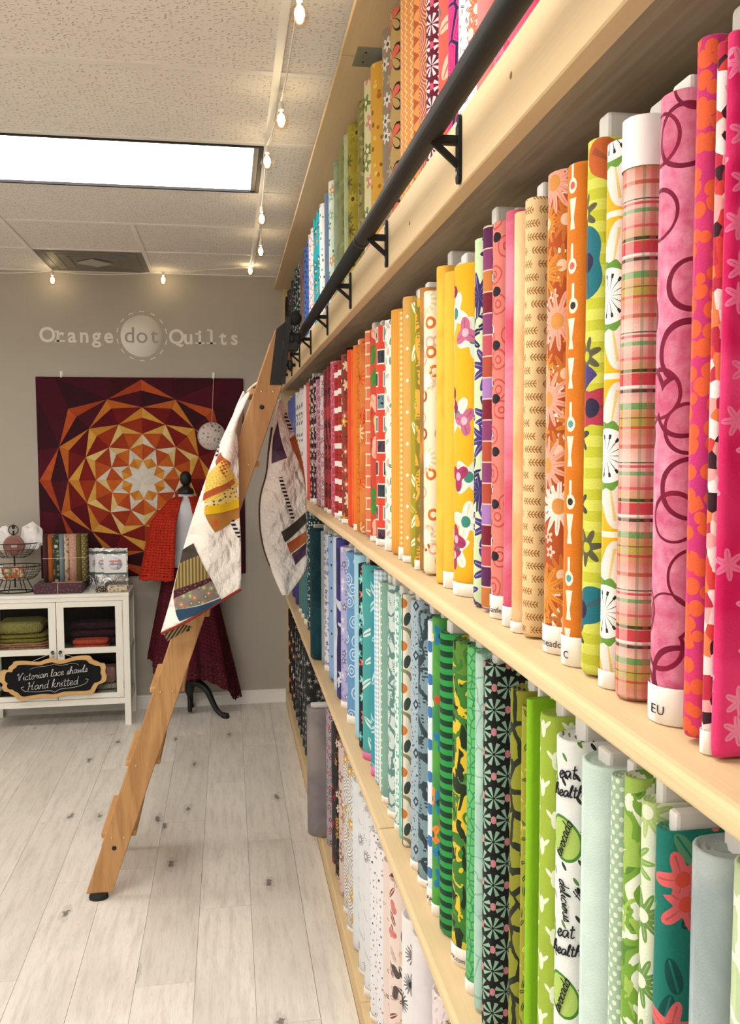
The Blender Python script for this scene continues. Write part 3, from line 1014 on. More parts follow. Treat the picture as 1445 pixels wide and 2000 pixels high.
# ------------------------------------------------------------------ fabric bolts
# row: (y of the far front edge, width seen to the next bolt, fabric, extras, print)
BOLTS = {
 1: [
  (5.665,0.045,'black and red floral cotton','',lambda: F('#15110f',['#8c2a26','#a8503a','#3d4a2c'],'#d8a05a',.05,5,.42)),
  (5.620,0.303,'plain near-black cotton','',lambda: S('#16171b')),
  (5.317,0.331,'charcoal grey cotton with pale flecks','',lambda: DD('#3a3735',['#8d877c','#6e685f'],.022,.3)),
  (4.985,0.459,'dark teal cotton with tiny white dots','',lambda: DD('#10262c',['#cfd8d4','#7fb0b0'],.02,.26)),
  (4.526,0.272,'tan, plum and yellow blended cotton','',lambda: B('#8a7a66','#6b4358',9)),
  (4.255,0.241,'cornflower blue cotton with small navy dots','',lambda: D('#4a76c8','#22386e',.03,.22)),
  (4.014,0.215,'white cotton with thin pink scribbled lines','',lambda: CR('#f2eeec','#c98aa0',.035,.06)),
  (3.798,0.234,'turquoise cotton with orange and white flowers','',lambda: F('#1fa7b4',['#e98a4c','#f4efe6','#c84a6c','#0f6c86'],'#f2d25a',.045,5,.44)),
  (3.565,0.189,'white cotton with sparse grey specks','',lambda: DD('#f0f2ee',['#7f9a94','#5d6f78'],.03,.18)),
  (3.375,0.154,'slate blue solid cotton','',lambda: S('#62789a')),
  (3.221,0.156,'pale mint cotton with green and orange blossoms','',lambda: F('#dfeee2',['#3f8a58','#8fc0a0','#e09a5c'],'#f6f0d8',.05,5,.4)),
  (3.066,0.155,'sage grey-green cotton','',lambda: B('#98a585','#7d8c6b',20)),
  (2.911,0.103,'dusty olive cotton with faint leaves','',lambda: L('#848a58',['#9aa06e','#6c7242'],.04,.35)),
  (2.808,0.085,'pale celery green cotton','',lambda: B('#b9c499','#a3b183',20)),
  (2.723,0.206,'olive yellow cotton with flower medallions','',lambda: F(B('#8f8420','#a89a2e',14),['#6d6416','#b5a640'],'#4d4510',.06,8,.4)),
  (2.517,0.124,'mossy olive cotton with tiny sprigs','',lambda: L('#877f45',['#5c5628','#b0a868'],.025,.4)),
  (2.393,0.104,'cream cotton with green and pink florals','',lambda: F('#ddd6a6',['#6d7f3c','#d08a80','#8aa05a'],'#f0e8c8',.055,5,.42)),
  (2.289,0.177,'golden yellow cotton with rust specks','',lambda: DD('#d2a03a',['#b0672c','#8a5a20','#e3bb62'],.03,.2)),
  (2.112,0.108,'taupe cotton with lacy white blossoms','',lambda: F('#8a7862',['#d8cfc6','#a89a8c'],'#5c4a3c',.045,6,.4)),
  (2.005,0.115,'tan cotton with black outlines and coral petals','',lambda: PETAL('#b09258','#2a211c','#d8604a')),
  (1.890,0.138,'apricot orange cotton with cream wavy lines','',lambda: W('#dc9450','#f6d6a2',.032,.007)),
  (1.752,0.052,'orange cotton with rust triangle zigzags','',lambda: ZZ('#e0924c','#a8532a',.03)),
  (1.700,0.058,'rust brown cotton with nested diamonds','',lambda: CONC('#a8573c','#e0a884',.05)),
  (1.642,0.094,'maroon cotton with pink and white fans','',lambda: FN('#5e1226','#f0cfd2','#e04a68',.046)),
  (1.548,0.077,'coral cotton with grey feather prints','',lambda: L('#ec5a4c',['#7a6a64','#f0b49a'],.06,.4)),
  (1.471,0.067,'magenta cotton with navy concentric swirls','',lambda: CONCV('#e8367a','#b0145c','#241a48',.05)),
  (1.404,0.055,'white cotton with black dash marks','',lambda: L('#fbf8f4',['#2a2728'],.014,.28)),
  (1.349,0.051,'coral and white cotton with citrus slices','',lambda: F('#f7efe4',['#ee6a48','#f08a5c'],'#f6d8c0',.07,10,.46)),
  (1.298,0.080,'plain coral pink cotton','',lambda: S('#ef7a74')),
  (1.219,0.090,'rose pink cotton with pale blooms','',lambda: F('#ec6a86',['#f6b0bc','#d83c64'],'#f9dcd8',.07,6,.42)),
  (1.129,0.095,'deep rose solid cotton','',lambda: S('#d84a6a')),
 ],
 2: [
  (5.511,0.632,'periwinkle blue cotton','',lambda: B('#6f78b4','#5560a0',14)),
  (4.880,0.442,'white cotton with charcoal leaf sprays','',lambda: L('#e2ded8',['#5a5654','#8c8680'],.032,.42)),
  (4.438,0.235,'pale blush solid cotton','',lambda: S('#eed8dc')),
  (4.203,0.161,'coral red solid cotton','',lambda: S('#dc5a50')),
  (4.042,0.287,'dark plum cotton with white daisies','w',lambda: F('#3a1a24',['#efe4da','#d8b8a8'],'#b0503c',.026,6,.4)),
  (3.755,0.170,'mauve cotton with tangled stems','',lambda: CR('#c07a92','#e8c0cc',.03,.07)),
  (3.585,0.137,'white and pink floral cotton','',lambda: F('#e8d8d8',['#b0606c','#6d5a5c','#d09aa4'],'#f4e8e0',.03,5,.44)),
  (3.448,0.229,'dark crimson cotton with black blotches','w',lambda: CM(['#8c1f26','#6d141c','#a83238','#2a0c10'],16)),
  (3.219,0.111,'raspberry cotton with fine scrollwork','',lambda: CR('#c8506a','#e89aa8',.025,.06)),
  (3.107,0.215,'brick red cotton with white horizontal bars','w:JUST BOHO',lambda: BARS('#a8201a','#e0604c','#f4ece4',.062)),
  (2.893,0.140,'autumn floral cotton in yellow, brown and rose','w',lambda: F('#8c3a2a',['#e0a43c','#c05a50','#e8cfae','#5c2c20'],'#f0d89a',.045,6,.46)),
  (2.753,0.082,'vermilion solid cotton','',lambda: S('#e8501f')),
  (2.671,0.056,'tangerine cotton with sheen','',lambda: B('#ea5a24','#f07a34',12)),
  (2.615,0.064,'bright orange solid cotton','w',lambda: S('#ee7a1c')),
  (2.551,0.051,'orange cotton with mustard vines','',lambda: CR('#e07a1e','#b86a14',.02,.09)),
  (2.499,0.115,'rust orange cotton with large red daisies','',lambda: F(B('#e08a44','#cf6a30',14),['#c83a24','#f4d8b0','#e8602c'],'#7d2430',.07,12,.46)),
  (2.384,0.071,'salmon cotton with cream lace lines','',lambda: BRICK('#e07a54','#f2d6ae',.03)),
  (2.313,0.099,'fruit print cotton in red, green and blush','w',lambda: F('#cf4a34',['#3f8a34','#f0b49a','#e8d08a','#b03024'],None,.06,2,.5)),
  (2.214,0.127,'red cotton with framed vintage pictures','w',lambda: ST('#e04a34',['#6f8a96','#c8bfa8','#3a3f4a','#8a94a8','#5c3c50'],.05,.056)),
  (2.087,0.081,'white cotton with mint and coral sprigs','w',lambda: L('#eef0e4',['#4f8a74','#9cc0a8','#e0a08c'],.022,.4)),
  (2.006,0.099,'marigold cotton with fine woven stripes','',lambda: VL('#eda83a','#e09830',.006)),
  (1.906,0.046,'gold cotton with rows of pale seed dots','w',lambda: DR('#e2a64a','#f6e0b0',.012,.3)),
  (1.860,0.076,'honey gold cotton with scattered white dots','w',lambda: D('#deaa56','#f8ecd0',.042,.09)),
  (1.784,0.046,'chartreuse cotton with white fronds','',lambda: L('#a89a22',['#f2efd2','#c8bc50'],.05,.3)),
  (1.738,0.043,'mustard cotton with olive leaf scrolls','w',lambda: CRL('#e6ac38','#8a7a1c','#c89428',.055)),
  (1.695,0.041,'smoky brown and gold tie-dyed cotton','',lambda: B('#8a6a3c','#c8863c',7)),
  (1.654,0.105,'cream cotton with orange and pink rings','',lambda: RINGS2()),
  (1.548,0.046,'lemon yellow marbled cotton','',lambda: B('#f6c84a','#f0b43a',14)),
  (1.502,0.068,'yellow cotton with tiny bees','w',lambda: D('#f3bc3e','#7a5a1c',.09,.04)),
  (1.434,0.128,'golden yellow cotton with maroon leaves and white teapots','w',lambda: F(F('#f2b41c',['#f4ede0','#dfe6d8'],'#3f8a78',.085,4,.42),['#8c1f4c','#a83264','#c86a8c'],'#e8b8c4',.075,3,.34)),
  (1.306,0.042,'mint cotton with deep violet palm leaves','',lambda: F('#cfe2b4',['#3a2468','#4a3080','#2c1a54'],None,.06,9,.62)),
  (1.264,0.044,'patchwork cotton of purple, plum and orange blocks','',lambda: BK(['#8a3c6c','#5a2450','#b04a34','#c87a3c','#a87ab8','#7a1c2c','#d8a050','#c0505c'],.031)),
  (1.220,0.062,'salmon cotton with swirls and black-and-white balls','w:Sanfelli',lambda: BALLS('#e8887a','#c84a48','#221c22')),
  (1.158,0.042,'pink and rose crosshatched cotton','w',lambda: B('#e08aa0','#d0506c',9)),
  (1.116,0.037,'peach and tangerine tie-dyed cotton','w',lambda: B('#f0a86a','#f6cfa0',8)),
  (1.080,0.078,'buff cotton with rows of brown sprigs','',lambda: SP('#f1cd96','#9c6a34')),
  (1.002,0.065,'rust cotton with big peach and white flowers','w:meadow',lambda: F(F(F('#ad4e1e',['#f2c8b0','#f4e4d6'],'#ad4e1e',.028,5,.3),['#c87428','#d98a2c'],'#f0c8a8',.058,12,.44),['#d98a2c','#f0a890','#f6e6d6'],'#d8944a',.075,14,.47)),
  (0.937,0.052,'pumpkin orange cotton with white spoons','w:C',lambda: SPOON('#d9791c','#f6e6d0')),
  (0.885,0.046,'lime striped cotton with purple and teal birds','',lambda: F(F(H(['#c2c436','#d6d85c'],.022),['#3a3a34','#5c5a40'],'#c2c436',.07,7,.3),['#4a3c78','#1f6f7c','#b03a4c','#c8622c'],'#2c2440',.105,2,.36)),
  (0.839,0.041,'yellow cotton with large white daisies and green scalloped centres','w',lambda: BIGDAISY()),
  (0.798,0.070,'madras plaid cotton in pink, green and black','muslin',lambda: PL()),
  (0.728,0.061,'pink cotton with wine-glass ring stains','w:EU',lambda: WINE()),
  (0.666,0.030,'magenta cotton with orange spots','',lambda: DD(B('#dc3a6c','#c83278',10),['#ea6238'],.016,.42)),
  (0.636,0.015,'red, white and orange shattered mosaic cotton','w',lambda: CELLS(['#d8403a','#f4dcd8','#e87a4c','#c02a44','#f0a8a4','#3a1824','#f6ece8'],.011)),
  (0.622,0.063,'hot pink batik cotton with pale maple blossoms','',lambda: F(B('#d0105a','#e83a78',9),['#ee6c98','#f28cae'],None,.036,6,.36)),
 ],
 3: [
  (5.478,0.702,'navy and violet mottled cotton','',lambda: B('#2c3a72','#4a3c84',14)),
  (4.775,0.336,'grey green solid cotton','w',lambda: S('#4f7a74')),
  (4.439,0.180,'steel teal solid cotton','w',lambda: S('#3f7a86')),
  (4.259,0.166,'black and teal cotton with white speckles','',lambda: DD('#1c3c44',['#d8e4e0','#7fa8a8'],.016,.3)),
  (4.093,0.514,'deep teal batik cotton, wide sagging roll','big',lambda: B('#11484e','#0c3440',12)),
  (3.579,0.100,'pale grey solid cotton','',lambda: S('#a9b0b2')),
  (3.479,0.166,'white cotton with blue violets','w',lambda: F('#e6e9ee',['#4a5cae','#6a7cc4','#3a4a90'],'#e0d27a',.026,4,.42)),
  (3.313,0.151,'sky blue cotton with bumblebees','',lambda: D('#8fb4e4','#4a4a1c',.055,.09)),
  (3.162,0.094,'white cotton with lilac haze','',lambda: B('#dde2ea','#c8cfe0',12)),
  (3.068,0.103,'indigo purple cotton with white blots','',lambda: CM(['#3a3478','#453c8a','#2c2860','#d8dcec'],7)),
  (2.966,0.174,'lavender cotton with grey blossoms','w',lambda: F('#b6b4dc',['#8a86c0','#dcd8ee','#6c6a8c'],'#f0ecd8',.034,5,.42)),
  (2.792,0.166,'cornflower cotton with white swirls','w',lambda: CONC2('#6ea4d4','#e0ecf6',.055)),
  (2.625,0.097,'ice blue solid cotton','',lambda: S('#a8d8ec')),
  (2.528,0.071,'black cotton with aqua and coral flowers','',lambda: F('#12252c',['#4cc0cc','#7fd8dc','#e06a5c'],'#f0e08a',.035,5,.44)),
  (2.458,0.139,'teal cotton with white whales','pinkhem',lambda: L('#4aa8a4',['#d8ece6'],.075,.28)),
  (2.318,0.068,'ocean blue cotton with pale birds','pinkhem',lambda: L('#3a96a8',['#b8dce0'],.085,.26)),
  (2.250,0.072,'white and aqua gingham cotton','',lambda: GI('#f2f6f6','#9cc4d4',.012)),
  (2.178,0.046,'white cotton with green zigzag strokes','',lambda: ZZ('#eef4ee','#86b898',.02)),
  (2.132,0.079,'sage green solid cotton','w',lambda: S('#7fa898')),
  (2.053,0.087,'pale sage cotton with leafy scrolls','w',lambda: CRL('#cfdcd6','#5f8a86','#a8c4bc',.04)),
  (1.966,0.062,'white cotton with tiny mint florals','w',lambda: DD('#e4efea',['#6fa89c','#8fc0b0'],.011,.32)),
  (1.904,0.030,'seafoam solid cotton','',lambda: S('#7fccbc')),
  (1.875,0.094,'retro cotton with orange tulips and cream arcs','',lambda: TULIP('#e8e4d0','#3a4a44','#d0762c')),
  (1.780,0.066,'blue grey cotton with dark diamonds','w',lambda: DIAM('#a9bcc8','#33444e',.052)),
  (1.714,0.089,'slate cotton with dark fern scrolls','w',lambda: CRL('#7f98a0','#2e4048','#93a9b0',.06)),
  (1.626,0.039,'white cotton with blue honeycomb dots','w:PA',lambda: D('#e4edf2','#3a78b4',.04,.28)),
  (1.587,0.061,'jungle print cotton in green, blue and red','w',lambda: F(B('#5aa83c','#3c8a4c',9),['#1f7fa8','#d84a2c','#f0d8a0','#e8862c'],'#1f4a2c',.06,4,.42)),
  (1.525,0.089,'emerald cotton with dark horizontal stripes','',lambda: HW('#2a9a48','#0d3a20',.021)),
  (1.436,0.092,'camouflage cotton in yellow, olive and black','w:tex.com',lambda: CM(['#3c7a2c','#e0c02c','#1c2c18','#5c8a34'],20)),
  (1.344,0.056,'kelly green pebbled cotton','w',lambda: CRD('#5cb46c','#3f8a52',.014)),
  (1.288,0.039,'pale mint marbled cotton','',lambda: CR(B('#b8d8c8','#a4c8b8',12),'#8ab4a0',.04,.04)),
  (1.249,0.126,'black cotton with mint fans and pink beads','',lambda: FN('#1a1c1a','#9cc4ac','#d88a94',.042)),
  (1.123,0.053,'olive cotton with black geometric lines','',lambda: CR('#8a8c24','#1f2410',.035,.11)),
  (1.070,0.020,'moss yellow cotton with tiny dashes','',lambda: L('#9c9a2c',['#3a3c14','#d0cc6c'],.016,.3)),
  (1.051,0.045,'lime green solid cotton','',lambda: S('#8cc41c')),
  (1.006,0.050,'spring green cotton with white bees','',lambda: BEES('#a2bc3e','#eef2d8',.046)),
  (0.956,0.078,'white cotton with hand-lettered avocado slogans','text',lambda: AVO()),
  (0.878,0.077,'pale mint solid cotton roll','',lambda: S('#cfe4da')),
  (0.801,0.030,'celadon cotton with white dot grid','',lambda: D('#a9c4a4','#e6f0e0',.0095,.26)),
  (0.772,0.036,'leaf green and white dappled cotton','',lambda: CM(['#7aa83c','#eef2de','#a4c45c','#5c8a34'],22)),
  (0.736,0.028,'white cotton with lime slices','',lambda: F('#e6eed2',['#8ab45c','#6f9a4c','#b8d080'],'#eef2d8',.055,10,.46)),
  (0.708,0.057,'teal cotton with coral flowers and dark leaves','',lambda: F(L('#1c7a6c',['#12504a','#5c9a6c','#0d3a38'],.04,.42),['#ea6a6c','#ee8478'],'#e0503c',.072,5,.38)),
  (0.651,0.062,'silver grey marbled cotton roll','',lambda: B('#9aa8a8','#b4c0be',9)),
  (0.589,0.055,'pale celery cotton with white leaf veins','',lambda: CR('#c4d8a8','#eef2e0',.04,.08)),
 ],
 4: [
  (5.665,0.562,'black cotton with red and green flowers','',lambda: F('#141312',['#9c2f2c','#4a5c34','#d8c0a4','#a85c3c'],'#e8d8b0',.055,5,.42)),
  (5.103,0.480,'black and white floral cotton','',lambda: F('#1c1c1d',['#d0cfca','#8a8a86'],'#3a3a3a',.034,6,.42)),
  (4.623,0.284,'charcoal cotton with silver blooms','',lambda: F('#2e2f30',['#8f908c','#5c5d5c'],'#c8c8c0',.04,5,.4)),
  (4.339,0.900,'taupe grey batik cotton, wide roll pulled forward','big',lambda: B('#9a918e','#7c7678',5)),
  (3.439,0.162,'grey cotton with red rosebuds','',lambda: F('#a9a4ac',['#b83a52','#8c2438','#6d6a72'],'#e8c0c0',.028,5,.4)),
  (3.277,0.116,'charcoal cotton with a red splash','',lambda: CM(['#3a363a','#4a454a','#2c282c','#b02438'],5)),
  (3.161,0.124,'black cotton with mustard blossoms','',lambda: F('#18150f',['#c89a3c','#e8dcc0','#5c4a24'],'#8c3a24',.04,5,.4)),
  (3.037,0.115,'blush cotton with ruffled brown florals','',lambda: F('#dcc4bc',['#a87a6c','#c89a90','#8a6a64'],'#f0e4da',.05,5,.44)),
  (2.922,0.230,'cream cotton with golden sunflowers and grey arcs','w',lambda: F(CONC('#ece8e0','#8f959a',.075),['#d6a23c','#c88f2c'],'#ece2c4',.072,10,.3)),
  (2.693,0.124,'plain white solid cotton','',lambda: S('#e4e8ea')),
  (2.568,0.227,'white cotton with black botanical sketches','w',lambda: F(L('#e8eaea',['#3c3e42','#9a8aa0'],.06,.12),['#5a5c62','#9c96a0'],'#e8eaea',.085,14,.24)),
  (2.341,0.215,'white cotton with multicolour confetti dots','w:(c)CD inn',lambda: DD('#f1f0f2',['#2a2a30','#b08a94','#7c8690','#c8a0a0'],.021,.14)),
  (2.127,0.080,'blush cotton with brown feathers','',lambda: L('#f0ddd2',['#6d4a44','#a88878'],.05,.2)),
  (2.047,0.162,'pale peach terrazzo cotton with coral stones','',lambda: F(L('#f2dfd4',['#4a4240','#8a4a40','#c8a898'],.045,.3),['#e08a80','#5c5652','#b84a34','#eec4a4'],None,.06,2,.3)),
  (1.885,0.108,'white cotton with inky thistle sketches','',lambda: F('#f2f0ee',['#4a4a4c','#77767a'],'#2c2c2e',.09,16,.3)),
  (1.777,0.193,'plain white roll of cotton with an open end','roll',lambda: S('#ece6e8')),
  (1.584,0.094,'pale pink cotton with grey raindrops','',lambda: L('#f0e2e2',['#8a8288','#c0aab0'],.02,.2)),
  (1.489,0.094,'ivory cotton with olive leaves','',lambda: L('#eae4c4',['#4c4a34','#8a8a54'],.06,.3)),
  (1.395,0.080,'plain ivory cotton','',lambda: S('#efe8d4')),
 ],
}
LOBE_A = ([(0.08, 3.42, 1.894), (0.047, 3.36, 1.84), (0.011, 3.3, 1.765), (-0.037, 3.22, 1.661), (-0.087, 3.18, 1.534), (-0.135, 3.16, 1.398), (-0.173, 3.15, 1.272), (-0.205, 3.15, 1.145), (-0.242, 3.15, 1.021)], [(0.085, 3.42, 1.888), (0.063, 3.32, 1.831), (0.031, 3.23, 1.756), (0.033, 3.2, 1.67), (0.036, 3.18, 1.602), (0.037, 3.16, 1.469), (0.041, 3.15, 1.359), (0.041, 3.15, 1.267), (0.038, 3.15, 1.174)])
LOBE_B = ([(0.194, 3.4, 1.866), (0.173, 3.4, 1.778), (0.158, 3.4, 1.68), (0.147, 3.4, 1.581), (0.125, 3.4, 1.502), (0.118, 3.4, 1.433), (0.123, 3.4, 1.343), (0.145, 3.4, 1.252), (0.207, 3.4, 1.11)], [(0.201, 3.42, 1.869), (0.242, 3.46, 1.776), (0.271, 3.47, 1.689), (0.29, 3.47, 1.608), (0.301, 3.47, 1.507), (0.304, 3.47, 1.384), (0.303, 3.47, 1.271), (0.294, 3.46, 1.19), (0.217, 3.42, 1.102)])
PATCH_A = [('rust', [(0.18, 0.415), (0.273, 0.378), (0.67, 0.435), (0.636, 0.508)]), ('ylw', [(0.0, 0.458), (0.498, 0.415), (1.0, 0.557), (0.238, 0.565)]), ('flor', [(0.257, 0.575), (0.856, 0.537), (1.0, 0.6), (1.0, 0.618)]), ('rust', [(0.165, 0.552), (0.135, 0.527), (0.813, 0.52), (0.872, 0.542)]), ('brt', [(0.292, 0.603), (0.257, 0.575), (1.0, 0.6), (0.997, 0.63)]), ('tan', [(0.301, 0.603), (0.997, 0.63), (1.0, 0.667), (0.534, 0.682)]), ('bw', [(0.797, 0.667), (0.871, 0.662), (1.0, 0.733), (0.992, 0.765)]), ('bw', [(0.0, 0.333), (0.0, 0.323), (0.229, 0.398), (0.087, 0.398)]), ('olv', [(0.0, 0.703), (0.197, 0.695), (0.332, 0.75), (0.011, 0.753)]), ('gold', [(0.011, 0.753), (0.332, 0.75), (0.538, 0.86), (0.019, 0.85)]), ('mar', [(0.019, 0.85), (0.538, 0.86), (0.576, 0.88), (0.053, 0.883)]), ('gry', [(0.053, 0.883), (0.576, 0.88), (0.715, 0.965), (0.133, 0.927)]), ('blu', [(0.133, 0.927), (0.726, 0.973), (0.762, 1.0), (0.24, 0.983)])]
PATCH_B = [('plum', [(0.085, 0.193), (0.231, 0.11), (0.528, 0.312), (0.128, 0.33)]), ('rust', [(0.669, 0.212), (0.983, 0.185), (1.0, 0.475), (0.895, 0.365)]), ('bw', [(0.541, 0.088), (0.858, 0.075), (0.968, 0.173), (0.788, 0.177)]), ('bw', [(0.314, 0.41), (0.391, 0.405), (0.714, 0.62), (0.647, 0.638)]), ('olv', [(0.407, 0.7), (0.962, 0.585), (0.99, 0.625), (0.476, 0.748)]), ('rust', [(0.524, 0.75), (0.978, 0.662), (0.989, 0.705), (0.589, 0.805)]), ('plum', [(0.615, 0.807), (0.978, 0.713), (0.963, 0.775), (0.707, 0.865)])]
SIGN = [(-1.346, 0.363), (-1.333, 0.38), (-1.306, 0.378), (-1.297, 0.398), (-1.278, 0.412), (-1.266, 0.428), (-1.212, 0.429), (-1.132, 0.42), (-1.093, 0.432), (-1.052, 0.439), (-1.012, 0.423), (-0.968, 0.43), (-0.912, 0.445), (-0.841, 0.445), (-0.819, 0.421), (-0.792, 0.408), (-0.775, 0.398), (-0.753, 0.395), (-0.745, 0.371), (-0.749, 0.342), (-0.741, 0.318), (-0.747, 0.289), (-0.767, 0.275), (-0.79, 0.268), (-0.807, 0.239), (-0.824, 0.216), (-0.891, 0.214), (-0.973, 0.215), (-1.007, 0.208), (-1.051, 0.198), (-1.111, 0.204), (-1.176, 0.199), (-1.236, 0.19), (-1.257, 0.2), (-1.273, 0.221), (-1.294, 0.234), (-1.305, 0.246), (-1.331, 0.253), (-1.341, 0.276), (-1.335, 0.293), (-1.351, 0.317)]

SHELF_NAME = {1: 'top shelf', 2: 'second shelf', 3: 'third shelf', 4: 'bottom shelf'}
SHELF_Z = {1: Z_R1, 2: Z_R2, 3: Z_R3, 4: Z_R4}
NP = 30
def section(t, d, fr=.9):
    """closed outline of a bolt seen from above: x=0 at the front, y across; starts at the front centre and runs to -y"""
    r = t / 2 * fr
    pts = []
    def arc(cx, cy, a0, a1, n):
        for k in range(n):
            a = a0 + (a1 - a0) * k / (n - 1)
            pts.append((cx + r * math.cos(a), cy + r * math.sin(a)))
    h = t / 2 - r
    arc(r, -h, PI, 1.5 * PI, 6)
    pts.append((d * .5, -t / 2 - t * .02))
    arc(d - r, -h, 1.5 * PI, 2 * PI, 5)
    arc(d - r, h, 0, .5 * PI, 5)
    pts.append((d * .5, t / 2 + t * .02))
    arc(r, h, .5 * PI, PI, 6)
    return pts
STROKE = {}
def bolt(row, idx, xf, yf, t, label, ex, mat, group=None, rnd=None):
    z0 = SHELF_Z[row] + .0008
    d = .562 - xf
    hgt = .553 + rnd.uniform(-.012, .014)
    if row == 3:
        hgt = .566 + rnd.uniform(-.014, .01)
    if row == 1:
        hgt = .556 + rnd.uniform(-.01, .02)
    yc = yf - t * .15
    root = thing('fabric_bolt', label, 'fabric bolt', (xf + d / 2, yc, z0), group)
    sec = section(t, d, 1.0)
    n = len(sec)
    cum = [0.0]
    for i in range(n):
        a, b_ = sec[i], sec[(i + 1) % n]
        cum.append(cum[-1] + math.hypot(a[0] - b_[0], a[1] - b_[1]))
    tot = cum[-1]
    core_h = rnd.uniform(.006, .03) + (.004 if row == 3 else 0)
    zb = rnd.uniform(.001, .006)
    zl = [zb, zb + .006, .05, .11, .17, .23, .29, .35, .41, .47, hgt - .02, hgt - .004, hgt]
    zl = [z for z in zl if z <= hgt]
    ph = rnd.uniform(0, 10)
    def P(i, z, inset=0.0, grow=0.0):
        x, y = sec[i % n]
        cx, cy = d / 2, 0
        wob = 1 + .035 * math.sin(z * 13 + ph) + .02 * math.sin(z * 29 + ph * 2)
        if 'big' in ex:
            wob += .05 * math.sin(z * 6 + ph)
        nx, ny = (1 if x < d / 2 else -1), (1 if y < 0 else -1)
        x2 = x + (x - cx) / (d / 2) * grow + (.004 * math.sin(z * 9 + ph) if x < d / 2 else 0) * 0
        y2 = y * min(wob, 1.0) + (grow if y > 0 else -grow)
        if inset:
            x2 = x2 + (cx - x2) * inset * t / d * 1.0
            y2 = y2 * (1 - inset)
        return (xf + x2, yc + y2, z0 + z)
    V, Fc, UV = [], [], []
    def ring(z, inset=0.0, zs=None):
        for i in range(n + 1):
            V.append(P(i, z, inset))
            uu = cum[i] if cum[i] < tot / 2 else cum[i] - tot
            if i == n:
                uu = 0.0
            UV.append((uu if i < n else 0.0, z))
        return len(V) - (n + 1)
    rings = [ring(z, .12 if k == 0 else 0) for k, z in enumerate(zl)]
    # folded end: rolled layers stepping down to the core
    top = hgt
    rings += [ring(top + .0015, .1), ring(top - .003, .16), ring(top + .0005, .34), ring(top - .004, .42), ring(top - .001, .6), ring(top - .006, .7)]
    for A, Bq in zip(rings, rings[1:]):
        for i in range(n):
            # the seam of the uv lies at the back, half way round
            Fc.append((A + i, A + i + 1, Bq + i + 1, Bq + i))
    Fc.append(tuple(rings[0] + i for i in range(n - 1, -1, -1)))
    Fc.append(tuple(rings[-1] + i for i in range(n)))
    me = bpy.data.meshes.new('fabric')
    me.from_pydata(V, [], Fc)
    me.materials.append(mat)
    l = me.uv_layers.new(name='UVMap')
    for p in me.polygons:
        us = [UV[me.loops[li].vertex_index][0] for li in p.loop_indices]
        seam = max(us) - min(us) > tot * .4
        for li in p.loop_indices:
            q = UV[me.loops[li].vertex_index]
            uu = q[0]
            if seam and uu < 0 and max(us) > tot * .3:
                uu += tot
            l.data[li].uv = (uu, q[1])
    me.polygons.foreach_set('use_smooth', [True] * len(me.polygons))
    fab = link('fabric', me, root)
    # core board
    ct = min(.016, t * .32)
    dark = (row == 2 and 2.5 < yf < 3.3) or (row == 3 and 2.2 < yf < 2.5)
    cm = M['boardk'] if dark and rnd.random() < .7 else M['board']
    inx = rnd.uniform(.012, .035)
    box('core_board', xf + inx, xf + d - .02, yc - ct, yc + ct, z0, z0 + hgt + core_h, cm, root, .004, None, 2)
    # white selvage / pink hem at the foot
    bandm = M['pinkhem'] if 'pinkhem' in ex else (M['selv'] if ex[:1] == 'w' else None)
    if bandm:
        zt = rnd.uniform(.014, .03)
        if ':' in ex:
            zt = .034
        v, f = [], []
        for z in (.0008, zt):
            for i in range(n):
                v.append(P(i, z, 0, .0012))
        f = [(i, (i + 1) % n, (i + 1) % n + n, i + n) for i in range(n)]
        f += [tuple(range(n - 1, -1, -1))]
        o = mesh('selvage_band', v, f, bandm, root, True)
        if ':' in ex:
            wrap_text(ex.split(':')[1], P, n, sec, cum, tot, .009, .012, o)
    if 'muslin' in ex:
        v = [P(i, z, 0, .001) for z in (hgt - .042, hgt + .004) for i in range(n)]
        mesh('muslin_end', v, [(i, (i + 1) % n, (i + 1) % n + n, i + n) for i in range(n)], M['selv'], root, True)
    if 'text' in ex:
        slogans(P, n, cum, tot, hgt, fab)
    return root

def on_bolt(P, n, cum, tot, u, z, off):
    """point on the bolt's surface at distance u round from the front centre"""
    s = u if u >= 0 else tot + u
    i = 0
    while i < n - 1 and cum[i + 1] < s:
        i += 1
    f = (s - cum[i]) / max(1e-6, cum[i + 1] - cum[i])
    a, b_ = Vector(P(i, z, 0, off)), Vector(P(i + 1, z, 0, off))
    return a.lerp(b_, min(1, max(0, f)))

def wrap_text(txt, P, n, sec, cum, tot, zb, size, parent):
    cu = bpy.data.curves.new('t', 'FONT')
    cu.body = txt
    cu.size = size
    cu.resolution_u = 2
    ob = bpy.data.objects.new('t', cu)
    COL.objects.link(ob)
    dg = bpy.context.evaluated_depsgraph_get()
    me = bpy.data.meshes.new_from_object(ob.evaluated_get(dg))
    bpy.data.objects.remove(ob)
    wd = max((v.co.x for v in me.vertices), default=0)
    for v in me.vertices:
        v.co = on_bolt(P, n, cum, tot, v.co.x - wd * .2 + .004, zb + v.co.y, .0019)
    me.name = 'printed_word'
    me.materials.clear(); me.materials.append(M['ink'])
    p = parent
    o = bpy.data.objects.new('printed_word', me)
    COL.objects.link(o); o.parent = p
    rt = p.parent
    return o

